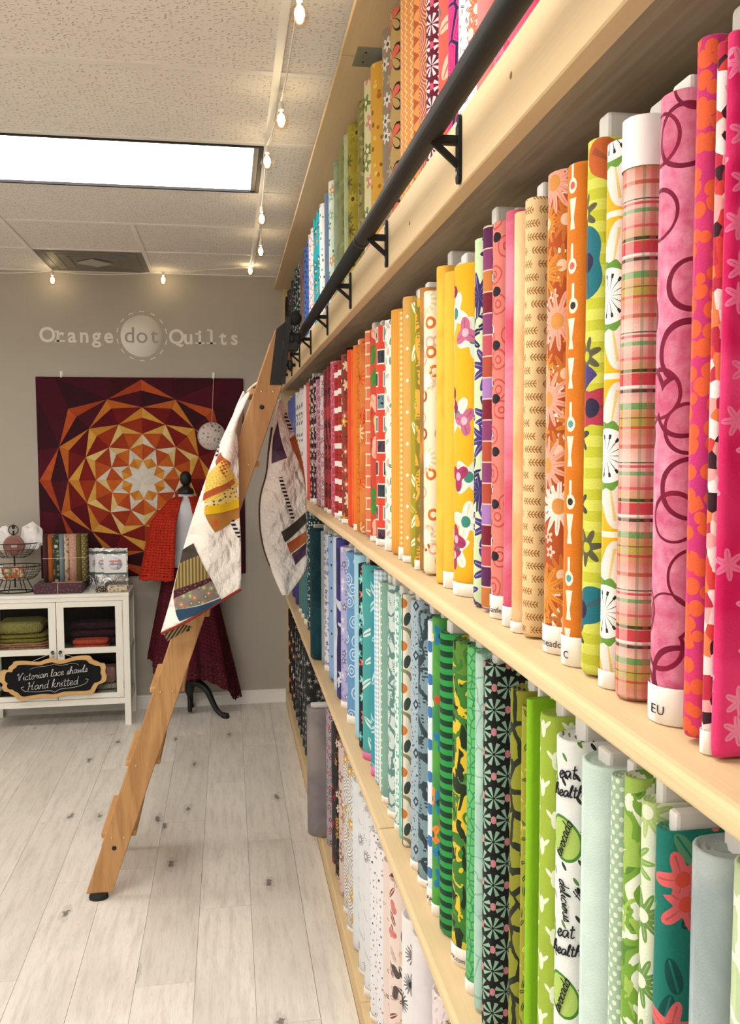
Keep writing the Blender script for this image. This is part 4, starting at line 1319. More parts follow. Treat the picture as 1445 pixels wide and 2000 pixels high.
# hand-written strokes, x-height 1
GLY = {
 'a': (1.15, [[(.95, .75), (.75, 1), (.35, .95), (.1, .5), (.3, .05), (.65, .15), (.95, .8), (.92, .2), (1.15, .05)]]),
 'c': (.9, [[(.8, .8), (.5, 1), (.12, .6), (.2, .1), (.55, 0), (.9, .2)]]),
 'd': (1.15, [[(.9, .75), (.6, 1), (.15, .6), (.2, .1), (.6, .1), (.9, .7), (1.0, 2.0), (.92, .2), (1.15, .05)]]),
 'e': (.9, [[(.05, .35), (.6, .6), (.65, .95), (.35, 1), (.1, .5), (.3, 0), (.65, .05), (.9, .3)]]),
 'f': (.8, [[(.75, 1.9), (.5, 2.0), (.4, 1.2), (.3, -.6), (.1, -.9)], [(.1, 1), (.7, 1)]]),
 'h': (1.1, [[(.05, .1), (.5, 1.7), (.35, 2.0), (.2, 1.3), (.15, 0), (.3, .7), (.65, 1), (.8, .7), (.8, .1), (1.1, .1)]]),
 'i': (.55, [[(.1, .4), (.3, 1), (.25, .15), (.55, .1)], [(.35, 1.4), (.38, 1.45)]]),
 'k': (1.1, [[(.05, .1), (.5, 1.7), (.35, 2.0), (.2, 1.3), (.15, 0)], [(.85, .95), (.3, .55), (.6, .3), (.85, 0), (1.1, .1)]]),
 'l': (.6, [[(.0, .1), (.45, 1.6), (.35, 2.0), (.15, 1.4), (.2, .1), (.6, .1)]]),
 'n': (1.05, [[(.1, .9), (.2, .9), (.15, 0), (.3, .75), (.65, 1), (.8, .7), (.8, .1), (1.05, .1)]]),
 'o': (1.0, [[(.6, 1), (.15, .7), (.2, .1), (.6, 0), (.85, .45), (.6, 1), (.65, .75), (1.0, .8)]]),
 'r': (.8, [[(.1, .6), (.25, 1.05), (.4, .85), (.65, .85), (.55, .2), (.8, .1)]]),
 's': (.75, [[(.05, .1), (.45, 1.0), (.6, .45), (.35, 0), (.1, .1)], [(.4, 0), (.75, .15)]]),
 't': (.75, [[(.35, 1.7), (.3, .2), (.45, 0), (.75, .15)], [(.05, 1.15), (.7, 1.2)]]),
 'u': (1.1, [[(.1, .95), (.15, .2), (.45, 0), (.8, .3), (.85, 1), (.88, .15), (1.1, .1)]]),
 'v': (.95, [[(.1, .95), (.35, 0), (.75, .95), (.95, .9)]]),
 'w': (1.3, [[(.1, .95), (.3, .05), (.6, .8), (.85, .05), (1.15, .95), (1.3, .9)]]),
 'y': (1.0, [[(.1, .95), (.2, .3), (.5, .2), (.8, .95), (.75, -.3), (.4, -.85), (.2, -.5), (1.0, .2)]]),
 'V': (1.5, [[(-.1, 1.5), (.1, 1.9), (.35, 1.7), (.55, .05), (.9, 1.2), (1.3, 2.0), (1.6, 1.85)]]),
 'H': (1.6, [[(.0, 1.6), (.3, 1.95), (.35, 1.2), (.2, .1), (.0, .2)], [(1.35, 2.0), (1.05, .9), (1.1, .1), (1.5, .15)], [(.2, .95), (1.15, 1.05)]]),
 ' ': (.7, []),
}
def write(txt, size, slant=.25):
    """list of strokes (lists of 2D points) for a line of handwriting"""
    out, x = [], 0.0
    for ch in txt:
        wd, st = GLY[ch]
        for s_ in st:
            p3 = smooth_path([(x + a + slant * b_, b_, 0) for a, b_ in s_], 4)
            out.append([(p.x * size, p.y * size) for p in p3])
        x += wd
    return out, x * size

def slogans(P, n, cum, tot, hgt, parent):
    def put(txt, size, u0, zc, ang, r=.0007):
        bm = bmesh.new()
        st, wd = write(txt, size)
        ca, sa = math.cos(ang), math.sin(ang)
        for s_ in st:
            pts = []
            for a, b_ in s_:
                a -= wd / 2; b_ -= size * .5
                pts.append(on_bolt(P, n, cum, tot, u0 + a * ca - b_ * sa, zc + a * sa + b_ * ca, .0012))
            bm_tube(bm, pts, r, 4)
        o = from_bm('printed_word', bm, M['ink'], None)
        o.parent = parent
    for k in range(3):
        zz = hgt - .05 - k * .19
        put('eat', .0085, .016, zz + .012, .15, .0009)
        put('healthy', .007, .020, zz - .010, .12, .0009)
        if zz - .085 > 0:
            put('avocado', .0064, .014, zz - .065, 1.25, .0007)
            put('natural', .0056, .042, zz - .068, -1.2, .0006)
        if zz - .135 > 0:
            put('flavour', .0056, .040, zz - .118, 1.0, .0006)
            put('delicious', .0066, .014, zz - .138, -1.4, .0007)

rb = random.Random(11)
def words(s_):
    return len(s_.replace(',', ' ').split())
def name_of(fab, row, place=''):
    lab = 'bolt of %s, %s%s' % (fab, SHELF_NAME[row], place)
    if words(lab) > 16:
        lab = lab.replace(' cotton', '')
    if words(lab) > 16:
        lab = lab.replace(SHELF_NAME[row], SHELF_NAME[row].split()[0])
    return lab
KEEP = ('spoons', 'daisies and', 'slogans', 'picture', 'white horizontal', 'balls', 'pink rings', 'tulips')
for row in (1, 2, 3, 4):
    lst = BOLTS[row]
    far_gap, far_t = 1.0, .02          # spacing and thickness of the bolt behind
    for i, (yf, gap, fab, ex, fn) in enumerate(lst):
        mat = cloth('cotton_%d_%02d' % (row, i), fn(), 0.0 if any(k in fab for k in KEEP) else rb.uniform(0, 9))
        xf = .372
        if ex == 'big':
            t = .105
            y2 = yf - gap + t + .004
            bolt(row, i, xf * y2 / yf, y2 + .002, t, name_of(fab, row), ex, mat, None, rb)
            far_gap, far_t = .11, t
            continue
        m = 1
        if gap > .19 and ex != 'roll':
            m = min(3, int(round(gap / .14)))
        step = gap / m
        for k in range(m):
            yy = yf - k * step
            t = min(step * .83, .092)
            t = min(t, max(.012, (far_gap - .65 * far_t - .004) / .36))
            t = max(t, .012)
            place = ''
            if m == 2:
                place = (', nearer back wall', ', farther from back wall')[k]
            elif m == 3:
                place = (', nearest back wall', ', middle of three', ', farthest from back wall')[k]
            e2 = ex if k == m - 1 or ex[:2] != 'w:' else 'w'
            bolt(row, i, xf + (rb.uniform(0, .003) if t > .03 else 0), yy, t, name_of(fab, row, place), e2, mat,
                 ('matching bolts of ' + fab) if m > 1 else None, rb)
            far_gap, far_t = step, t

# ------------------------------------------------------------------ rolling ladder
LDX, LDZ = .729, 2.102                       # lean of the ladder from its foot to its head
def lx(z, off=0.0):                          # x of the front edge of a stile at height z
    return -.551 + (z - .012) * LDX / LDZ + off
ladder = thing('rolling_ladder', 'oak rolling ladder leaning on the black rail with a quilt over it', 'ladder', (-.5, 3.5, 0))
SW = .0955
def stile(y0, y1):
    z0, zl, zr = .026, 2.112, 2.135
    pts = [(lx(z0), z0), (lx(z0, SW), z0), (lx(zr, SW), 1.98), (lx(zr) + .052, 2.146), (lx(zl), zl)]
    pts[2] = (lx(1.99, SW), 1.99)
    o = prism_xz('stile', pts, y0, y1, M['oak'], ladder)
    bm = bmesh.new(); bm.from_mesh(o.data); bmesh.ops.bevel(bm, geom=bm.edges[:], offset=.0025, segments=1, affect='EDGES'); bm.to_mesh(o.data); bm.free()
    return o
YS0, YS1, YS2, YS3 = 3.27, 3.297, 3.665, 3.692
sa = stile(YS0, YS1)
sb = stile(YS2, YS3)
TZ = (.245, .515, .79, 1.07, 1.35, 1.63, 1.90)
for z in TZ:
    bm = bmesh.new()
    bm_box(bm, lx(z) - .020, lx(z, SW) + (.012 if z < 1.85 else -.03), YS1, YS2, z - .022, z, .005, None, 2)
    o = from_bm('tread', bm, M['oakY'], ladder)
    for s_, yy, sg in ((sa, YS0, -1), (sb, YS3, 1)):
        for k in (.022, .066):
            lathe('screw', [(.0042, yy - sg * .001), (.0042, yy + sg * .001), (.002, yy + sg * .0026)], M['brass'], s_, 10, (lx(z) + k, 0, z - .012), 'Y')
    # end blocks of the tread just outside the stiles' front edge
for z in (.195, 1.01, 1.83):
    tube('tie_rod', [(lx(z, .047), YS1, z), (lx(z, .047), YS2, z)], .005, M['steel'], ladder, 10)
    for s_, yy, sg in ((sa, YS0, -1), (sb, YS3, 1)):
        lathe('bolt_head', [(.0088, yy), (.0088, yy + sg * .0012), (.006, yy + sg * .003)], M['blackp'], s_, 14, (lx(z, .047), 0, z), 'Y')
for yy in ((YS0 + YS1) / 2, (YS2 + YS3) / 2):
    lathe('rubber_foot', [(.034, .0), (.036, .006), (.034, .016), (.028, .027)], plain('rubber', '#22241f', .85), ladder, 20, (lx(.02, .046), yy, 0), 'Z', 1, .7)
# top rollers
def roller_set(y0, sgn):
    x0 = .158
    bm = bmesh.new()
    # cover plate screwed to the stile
    q = [(.156, 1.912), (.203, 1.912), (.225, 2.150), (.183, 2.115)]
    o = prism_xz('roller_plate', q, y0 - .004 if sgn < 0 else y0, y0 if sgn < 0 else y0 + .004, M['blackp'], ladder)
    q2 = [(.196, 1.915), (.212, 1.915), (.238, 2.160), (.221, 2.160)]
    prism_xz('roller_arm', q2, y0 - .022, y0 + .008, M['blackp'], ladder)
    box('roller_bracket', .205, .262, y0 - .014, y0 + .014, 2.035, 2.078, M['blackp'], ladder, .004)
    lathe('roller_wheel', [(.006, .226), (.021, .230), (.023, .242), (.018, .252), (.023, .262), (.021, .270), (.006, .272)], M['black'], ladder, 24, (0, y0 + .03 * sgn * 0, 2.124 - .042), 'X')
    lathe('roller_wheel', [(.008, -.018), (.024, -.016), (.022, 0), (.024, .016), (.008, .018)], M['black'], ladder, 24, (.252, y0, 2.155), 'Y')
    lathe('brake_knob', [(.004, .208), (.004, .222), (.016, .224), (.02, .232), (.016, .241), (.006, .243)], M['blackp'], ladder, 18, (0, y0 - .004, 1.985), 'X')
    lathe('axle_nut', [(.007, .243), (.007, .252)], M['black'], ladder, 6, (0, y0 - .004, 1.985), 'X')
roller_set(YS0, -1)
roller_set(YS3, 1)

# ------------------------------------------------------------------ quilt hung over the ladder
def lerp_path(pts, t):
    t = max(0, min(1, t)) * (len(pts) - 1)
    i = min(int(t), len(pts) - 2)
    P0 = Vector(pts[max(0, i - 1)]); P1 = Vector(pts[i]); P2 = Vector(pts[i + 1]); P3 = Vector(pts[min(len(pts) - 1, i + 2)])
    f = t - i
    return .5 * ((2 * P1) + (P2 - P0) * f + (2 * P0 - 5 * P1 + 4 * P2 - P3) * f * f + (3 * P1 - P0 - 3 * P2 + P3) * f ** 3)
def lobe(paths, fold, ph):
    L_, R_ = paths
    def Sf(s, t):
        a, b_ = lerp_path(L_, t), lerp_path(R_, t)
        p = a.lerp(b_, s)
        k = min(1, t * 3)
        p.y += fold * k * (math.sin(s * PI) * -.7 + .35 * math.sin(s * 7 + t * 2 + ph) + .2 * math.sin(t * 9 + s * 3))
        return p
    return Sf
def white_quilt_mat():
    g = G('quilted_white', 'UV')
    q = g.noise(16, 2)
    st = ((g.u * 70 + g.noise(7) * 9).sin() * (g.v * 70 + g.noise(7) * 9).sin())
    g.bump(st * .6 + g.noise(60, 2), .8, .009)
    return g.done(g.mix(q, '#f2ede4', '#e9e2d6'), .9, 0, .15)
MQ = white_quilt_mat()
def strip_mat(nm, fn):
    return cloth(nm, fn)
MP = {'rust': cloth('patch_rust', B('#b4532a', '#c8703c', 16)), 'ylw': cloth('patch_yellow', CR('#efc23c', '#f4dc90', .012, .1)),
      'flor': cloth('patch_cream_flower', DD('#f0d880', ['#5c5a2c', '#b06a3c'], .014, .24)), 'brt': cloth('patch_lemon', B('#f2cb1c', '#e8b81c', 14)),
      'tan': cloth('patch_tan', F('#b9823c', ['#d8602c'], None, .05, 7, .3)), 'bw': cloth('patch_black_stripe', H(['#16151a', '#efe9e0'], .0145)),
      'olv': cloth('patch_olive_dark', B('#3c3a2e', '#54463e', 16)), 'gold': cloth('patch_gold_stripe', VL('#a8915a', '#6a5c34', .012)),
      'mar': cloth('patch_maroon', DD('#4a1c28', ['#8a5c5c'], .012, .2)), 'gry': cloth('patch_grey_flower', F('#8a8078', ['#d8805c', '#a8b070', '#6a7a5c'], '#e0d8a0', .025, 6, .42)),
      'blu': cloth('patch_slate_blue', B('#2c4a64', '#3c5a70', 14)), 'plum': cloth('patch_plum', B('#4a3048', '#6a5068', 14))}
quilt = thing('patchwork_quilt', 'white quilt with bright patchwork blocks draped over the ladder', 'quilt', (.05, 3.35, 1.9))
def sheet(name, Sf, ns, nt_, mat, thick=.008):
    V = [Sf(i / ns, j / nt_) for j in range(nt_ + 1) for i in range(ns + 1)]
    UV = []
    for j in range(nt_ + 1):
        for i in range(ns + 1):
            p = V[j * (ns + 1) + i]
            UV.append((p.x + p.y * .6, p.z))
    Fq = [(j * (ns + 1) + i, (j + 1) * (ns + 1) + i, (j + 1) * (ns + 1) + i + 1, j * (ns + 1) + i + 1) for j in range(nt_) for i in range(ns)]
    o = mesh(name, V, Fq, mat, quilt, True, UV)
    m_ = o.modifiers.new('thick', 'SOLIDIFY'); m_.thickness = thick; m_.offset = -1 if False else 1
    return o
FA = lobe(LOBE_A, .03, .3)
FB = lobe(LOBE_B, .022, 1.4)
def over(s, t):      # the part lying across the tread between the two hanging ends
    a = FA(s, 0.0); b_ = FB(s, 0.0)
    p = a.lerp(b_, t)
    p.z = a.z * (1 - t) + b_.z * t + .05 * math.sin(t * PI)
    p.z = max(p.z, 1.9015 + .004 * s) if .02 < t < .9 else p.z
    p.y = 3.42 + .12 * s + (.02 * math.sin(t * 8 + s * 5))
    return p
pa = sheet('hanging_front', FA, 22, 46, MQ)
pb = sheet('hanging_back', FB, 18, 46, MQ)
sheet('top_fold', over, 8, 14, MQ)
def inner(s, t):
    x = .060 - .035 * math.sin(t * PI * .8) * (1 - s) - .03 * t
    return Vector((x + .006 * s, 3.40 + .2 * s, 1.885 - .22 * t + .015 * math.sin(s * 9)))
sheet('inner_fold', inner, 10, 18, MQ)
def normal_at(Sf, s, t):
    e = .01
    a = Sf(min(1, s + e), t) - Sf(max(0, s - e), t)
    b_ = Sf(s, min(1, t + e)) - Sf(s, max(0, t - e))
    n_ = a.cross(b_)
    if n_.length < 1e-9:
        return Vector((0, -1, 0))
    n_.normalize()
    return n_ if n_.y < 0 else -n_
def patch(Sf, quad, mat, parent, k=0):
    n_ = 9
    V, UV = [], []
    q = [Vector((a, b_)) for a, b_ in quad]
    for j in range(n_ + 1):
        for i in range(n_ + 1):
            a, b_ = i / n_, j / n_
            st = (q[0].lerp(q[1], a)).lerp(q[3].lerp(q[2], a), b_)
            p = Sf(st.x, st.y) + normal_at(Sf, st.x, st.y) * (.0095 + .0006 * k)
            V.append(p); UV.append((p.x, p.z))
    Fq = [(j * (n_ + 1) + i, j * (n_ + 1) + i + 1, (j + 1) * (n_ + 1) + i + 1, (j + 1) * (n_ + 1) + i) for j in range(n_) for i in range(n_)]
    mesh('patch', V, Fq, mat, parent, True, UV)
for k, (c, q) in enumerate(PATCH_A):
    patch(FA, q, MP[c], pa, k % 5)
for k, (c, q) in enumerate(PATCH_B):
    patch(FB, q, MP[c], pb, k % 5)
MBI = cloth('binding_red', B('#8c2c22', '#a8402c', 20))
MBK = cloth('binding_brown', B('#4a3a34', '#6a4a3c', 20))
tube('binding', [FA(s / 24, 1.0) + Vector((0, -.006, 0)) for s in range(25)], .0055, MBI, quilt, 8)
tube('binding', [FB(0, t / 40) + Vector((0, -.004, 0)) for t in range(6, 41)], .005, MBK, quilt, 8)
tube('binding', [FB(1, t / 40) + Vector((0, -.002, 0)) for t in range(33, 41)], .005, MBI, quilt, 8)
# striped lining seen at the lowest corner
def hem(s, t):
    a = FA(s * .22, 1.0)
    return a + Vector((.012 * t + .03 * s * t, .03 + .05 * t, -.045 * t * (1 - s * .5)))
sheet('striped_lining', hem, 6, 5, cloth('lining_stripe', VL('#2c2824', '#b8a068', .016)), .003)

# ------------------------------------------------------------------ wall quilt: mandala of kites
QC = (-.534, 1.486)
QY = WALL_Y - .012
wq = thing('wall_quilt', 'burgundy wall quilt with an orange and white star mandala', 'quilt', (QC[0], QY, .87))
def qcol(nm, a):
    return cloth('quilt_' + nm, B(a, scale_c(a, .86), 20))
K6 = [(qcol('k1a', '#e8a040'), qcol('k1b', '#d88428')), (qcol('k2a', '#d8702a'), qcol('k2b', '#c05020')), (qcol('k3a', '#c85a24'), qcol('k3b', '#a83c1c')),
      (qcol('k4a', '#a83a1c'), qcol('k4b', '#8a1e1a')), (qcol('k5a', '#7d1c1c'), qcol('k5b', '#64101e')), (qcol('k6a', '#541424'), qcol('k6b', '#3e1420'))]
C6 = [(qcol('c1a', '#ece6dc'), qcol('c1b', '#e2dcd2')), (qcol('c2a', '#ece2cc'), qcol('c2b', '#ecd08c')), (qcol('c3a', '#efd084'), qcol('c3b', '#e8b858')),
      (qcol('c4a', '#e8b04c'), qcol('c4b', '#dc9438')), (qcol('c5a', '#dc8434'), qcol('c5b', '#cc6a2c')), (qcol('c6a', '#cc5c2c'), qcol('c6b', '#b84a28'))]
MBG = [qcol('bg%d' % i, c) for i, c in enumerate(('#4e1226', '#3c1420', '#5a1428', '#46141e'))]
QL, QR, QB, QT = -1.172, .104, .868, 2.132
box('backing', QL, QR, QY - .001, WALL_Y - .001, QB, QT, MBG[0], wq, .004)
QS = .00315 / 6.283
rk = [0, 246, 418, 580, 754, 915, 1096, 1262]
ok_ = [0, 287, 455, 633, 785, 971, 1125]
def qp(r, a):
    a = math.radians(a)
    return (QC[0] + r * QS * math.cos(a), QC[1] + r * QS * math.sin(a))
def qpatch(poly, mat, h=.0016, parent=wq, name='patch'):
    cx = sum(p[0] for p in poly) / len(poly); cz = sum(p[1] for p in poly) / len(poly)
    ins = [(x + (cx - x) * .045, z + (cz - z) * .045) for x, z in poly]
    n = len(poly)
    a = sum(poly[i][0] * poly[(i + 1) % n][1] - poly[(i + 1) % n][0] * poly[i][1] for i in range(n))
    if a < 0:
        poly, ins = poly[::-1], ins[::-1]
    V = [(x, QY - .0012, z) for x, z in poly] + [(x, QY - .0012 - h, z) for x, z in ins]
    Fq = [tuple(range(n, 2 * n))] + [(i, (i + 1) % n, (i + 1) % n + n, i + n) for i in range(n)]
    return mesh(name, V, Fq, mat, parent, False, [(v[0], v[2]) for v in V])
star = []
for k in range(8):
    star.append(qp(rk[1], 45 * k)); star.append(qp(146, 45 * k + 22.5))
qpatch(star, qcol('star', '#ebe5da'), name='star')
for ring in range(1, 7):
    base = 22.5 if ring % 2 else 0.0
    for k in range(8):
        a = base + 45 * k
        inner_r = 146 if ring == 1 else rk[ring - 1]
        Pin, Pout, Tip = qp(inner_r, a), qp(ok_[ring], a), qp(rk[ring + 1], a)
        Lf, Rt = qp(rk[ring], a - 22.5), qp(rk[ring], a + 22.5)
        sw = (k + ring) % 2
        ka, kb = K6[ring - 1] if sw else K6[ring - 1][::-1]
        ca, cb = C6[ring - 1] if not sw else C6[ring - 1][::-1]
        qpatch([Pin, Lf, Pout], ka); qpatch([Pin, Pout, Rt], kb)
        qpatch([Lf, Tip, Pout], ca); qpatch([Pout, Tip, Rt], cb)
# outer burgundy triangles between the last points and the border
def clampq(p):
    return (min(max(p[0], QL + .004), QR - .004), min(max(p[1], QB + .004), QT - .004))
for k in range(8):
    a = 45 * k + 22.5
    v = qp(rk[6], a)
    t1, t2 = qp(rk[7], a - 22.5), qp(rk[7], a + 22.5)
    e1, e2 = clampq(qp(rk[7] * 1.5, a - 11)), clampq(qp(rk[7] * 1.5, a + 11))
    qpatch([v, clampq(t1), e1], MBG[(k + 1) % 4], .001)
    qpatch([v, e1, e2], MBG[(k + 2) % 4], .001)
    qpatch([v, e2, clampq(t2)], MBG[(k + 3) % 4], .001)
for hx in (-1.018, -.083):
    hk = thing('adhesive_hook', 'white adhesive hook above the quilt corner over the cabinet' if hx < -.5 else 'white adhesive hook above the hanging round ornament', 'hook', (hx, WALL_Y, 2.12))
    box('hook_plate', hx - .009, hx + .009, WALL_Y - .004, WALL_Y, 2.125, 2.168, M['plastic'], hk, .0015)
    box('hook_tongue', hx - .006, hx + .006, WALL_Y - .018, WALL_Y - .004, 2.128, 2.142, M['plastic'], hk, .002)

# round fabric hoop hanging in front of the quilt
hp = thing('fabric_hoop', 'round floral fabric ornament hanging on a string over the wall quilt', 'ornament', (-.10, WALL_Y - .03, 1.67))
lathe('disc', [(.002, WALL_Y - .030), (.084, WALL_Y - .030), (.084, WALL_Y - .024), (.002, WALL_Y - .024)], None, hp, 36, (-.10, 0, 1.762), 'Y')
_d = hp.children[0].data
def hoopmat():
    g = G('hoop_floral', 'Object')
    q = g.vor(g.u * 42, g.w * 42, 1)
    c = g.mix((q['d'] < q['r'] * .42) , '#cfc6c0', g.pal(q['r2'], ['#4a5a54', '#a8685c', '#8a8078', '#c89a90']))
    return g.done(c, .85)
_d.materials.clear(); _d.materials.append(hoopmat())
tube('ring', [(-.10 + .086 * math.cos(k * PI / 20), WALL_Y - .027, 1.762 + .086 * math.sin(k * PI / 20)) for k in range(40)], .004, plain('hoop_grey', '#a8a29a', .6), hp, 6, True)
tube('string', [(-.083, WALL_Y - .02, 2.135), (-.098, WALL_Y - .027, 1.85)], .0012, M['cord'], hp, 5)

# ------------------------------------------------------------------ painted shop name on the wall
ML = plain('vinyl_white', '#e6e1d8', .6, 0, .3, .02)
MLD = plain('vinyl_wall_tone', '#a39c90', .7)
sign = thing('wall_lettering', 'white wall lettering reading Orange dot Quilts with a round dot', 'lettering', (-.525, WALL_Y, 2.33))
def letter(ch, cx, z0, size, mat, y, parent, bold=.012, sx=1.0):
    cu = bpy.data.curves.new('letter', 'FONT')
    cu.body = ch; cu.size = size; cu.align_x = 'CENTER'; cu.offset = bold * size; cu.extrude = .0008; cu.resolution_u = 4
    ob = bpy.data.objects.new('letter', cu)
    COL.objects.link(ob)
    me = bpy.data.meshes.new_from_object(ob.evaluated_get(bpy.context.evaluated_depsgraph_get()))
    bpy.data.objects.remove(ob)
    serif = []
    for v in me.vertices:
        x_, z_, d_ = v.co.x, v.co.y, v.co.z
        v.co = (cx + x_ * sx, y - d_ - .001, z0 + z_)
    if ch in 'ilr':
        bm = bmesh.new(); bm.from_mesh(me)
        th = size * .085
        bm_box(bm, cx - size * .24, cx + size * .24, y - .0018, y - .0002, z0, z0 + th)
        top = {'i': .54, 'l': .73, 'r': .54}[ch] * size
        bm_box(bm, cx - size * .22, cx - size * .03, y - .0018, y - .0002, z0 + top - th, z0 + top)
        bm.to_mesh(me); bm.free()
    me.name = 'letter'
    me.materials.clear(); me.materials.append(mat)
    return link('letter', me, parent)
YL = WALL_Y - .0006
for i, ch in enumerate('Orange'):
    letter(ch, -1.095 + i * .0735, 2.348, .128, ML, YL, sign, .022, .95)
for i, ch in enumerate('Quilts'):
    letter(ch, -.310 + i * .0725, 2.348, .128, ML, YL, sign, .022, .95)
disc = lathe('dot', [(.0005, YL - .0016), (.131, YL - .0016), (.131, YL)], ML, sign, 48, (-.524, 0, 2.392), 'Y')
for i, ch in enumerate('dot'):
    letter(ch, -.600 + i * .076, 2.350, .14, MLD, YL - .0018, sign, .0, 1.0)
for k in range(14):
    a0 = 2 * PI * (k + .25) / 14
    pts = []
    for j in range(5):
        a = a0 + j * .2 / 4
        pts.append((-.524 + .150 * math.cos(a), 2.392 + .150 * math.sin(a)))
    for j in range(4, -1, -1):
        a = a0 + j * .2 / 4
        pts.append((-.524 + .156 * math.cos(a), 2.392 + .156 * math.sin(a)))
    prism_xz('stitch_dash', pts, YL - .0012, YL, ML, sign)

# ------------------------------------------------------------------ string lights
MFIL = emit('filament', '#ffe9c0', BULB_POWER)
sl = thing('string_light', 'string of clear globe bulbs along the ceiling and back wall', 'string light', (.17, 3.6, 2.7))
BP = [(.185, 1.42, 2.69), (.181, 2.12, 2.692), (.178, 2.786, 2.692), (.153, 3.187, 2.692), (.163, 3.961, 2.692), (.182, 4.60, 2.692), (.146, 5.32, 2.80 - .005), (-.378, 5.62, 2.724), (-1.033, 5.62, 2.706), (-1.7, 5.62, 2.71)]
BP[6] = (.150, 5.40, 2.742 + .03 - .02)
def bulb(p):
    x, y, z = p
    zt = z + .050
    lathe('socket', [(.007, zt), (.0085, zt - .004), (.0085, zt - .022), (.007, zt - .026)], M['plastic'], sl, 12, (x, y, 0))
    g_ = lathe('bulb', [(.007, z + .026), (.010, z + .018), (.019, z + .008), (.0235, z - .008), (.019, z - .024), (.009, z - .031), (.001, z - .0325)], M['bulbglass'], sl, 18, (x, y, 0), 'Z', 1, 1, False)
    bm = bmesh.new()
    bm_lathe(bm, [(.003, z + .018), (.0105, z + .008), (.0125, z - .006), (.006, z - .022)], 10, (x, y, 0))
    o = from_bm('filament', bm, MFIL, None, True)
    o.parent = g_
for p in BP:
    bulb(p)
cp = []
tops = [(p[0], p[1], p[2] + .052) for p in BP]
tops = [(.2, -.4, 2.75), (.19, .6, 2.742)] + tops
for a, b_ in zip(tops, tops[1:]):
    a, b_ = Vector(a), Vector(b_)
    for k in range(8):
        t = k / 8
        p = a.lerp(b_, t)
        p.z -= .022 * math.sin(PI * t) * (1 if (b_ - a).length > .5 else .4)
        p.z = min(p.z, CEIL - .012)
        cp.append(p)
cp.append(Vector(tops[-1]))
tube('cord', cp, .0026, M['cord'], sl, 6)

# ------------------------------------------------------------------ white cabinet with glass doors
CX0, CX1, CY0, CY1, CZT = -1.455, -.605, 5.40, 5.712, .815
cab = thing('display_cabinet', 'white low display cabinet with glass doors against the back wall', 'cabinet', ((CX0 + CX1) / 2, (CY0 + CY1) / 2, 0))
W_ = M['white']
for xx in (CX0, CX1 - .038):
    for yy in (CY0, CY1 - .03):
        box('leg', xx, xx + .038, yy, yy + .03, 0, CZT - .02, W_, cab, .0015)
box('top', CX0 - .002, CX1 + .002, CY0 - .003, CY1, CZT - .02, CZT, W_, cab, .002)
box('top_rail', CX0 + .038, CX1 - .038, CY0 + .003, CY0 + .025, CZT - .045, CZT - .02, W_, cab)
box('bottom_rail', CX0 + .038, CX1 - .038, CY0 + .002, CY0 + .025, .135, .172, W_, cab)
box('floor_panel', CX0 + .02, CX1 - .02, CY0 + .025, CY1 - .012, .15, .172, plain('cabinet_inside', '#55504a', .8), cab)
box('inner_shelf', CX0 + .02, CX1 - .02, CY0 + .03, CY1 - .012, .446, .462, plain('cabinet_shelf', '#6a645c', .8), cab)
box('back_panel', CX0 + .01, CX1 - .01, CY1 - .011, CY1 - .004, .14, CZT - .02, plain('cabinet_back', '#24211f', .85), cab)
for xs in (CX0, CX1):
    s_ = 1 if xs > -1 else -1
    xa, xb = (xs - .02, xs - .004) if s_ > 0 else (xs + .004, xs + .02)
    for za, zb in ((.135, .185), (.44, .475), (CZT - .06, CZT - .02)):
        box('side_rail', xa, xb, CY0 + .03, CY1 - .03, za, zb, W_, cab)
    for za, zb in ((.185, .44), (.475, CZT - .06)):
        box('side_pane', (xa + xb) / 2 - .0015, (xa + xb) / 2 + .0015, CY0 + .03, CY1 - .03, za, zb, M['glass'], cab)
def door(x0, x1, hinge):
    z0, z1 = .176, .768
    bm = bmesh.new()
    f_ = .042
    y0, y1 = CY0 + .001, CY0 + .019
    bm_box(bm, x0, x0 + f_, y0, y1, z0, z1); bm_box(bm, x1 - f_, x1, y0, y1, z0, z1)
    for za, zb in ((z0, z0 + .03), (.452, .488), (z1 - .032, z1)):
        bm_box(bm, x0 + f_, x1 - f_, y0, y1, za, zb)
    d_ = from_bm('door', bm, W_, cab)
    for za, zb in ((z0 + .03, .452), (.488, z1 - .032)):
        o = box('pane', x0 + f_, x1 - f_, y0 + .008, y0 + .011, za, zb, M['glass'], None); o.parent = d_
    kx = x0 + .02 if hinge > 0 else x1 - .02
    o = lathe('knob', [(.004, y0), (.004, y0 - .008), (.011, y0 - .012), (.011, y0 - .018), (.004, y0 - .021)], M['black'], None, 14, (kx, 0, .468), 'Y'); o.parent = d_
    o = box('keyplate', kx - .009, kx + .009, y0 - .0015, y0, .438, .456, M['steel'], None); o.parent = d_
    for zz in (.25, .69):
        hx = x1 if hinge > 0 else x0
        o = box('hinge', hx - .003, hx + .003, y0 - .002, y0 + .004, zz - .022, zz + .022, M['steel'], None); o.parent = d_
door(-1.415, -1.032, -1)
door(-1.028, -.645, 1)

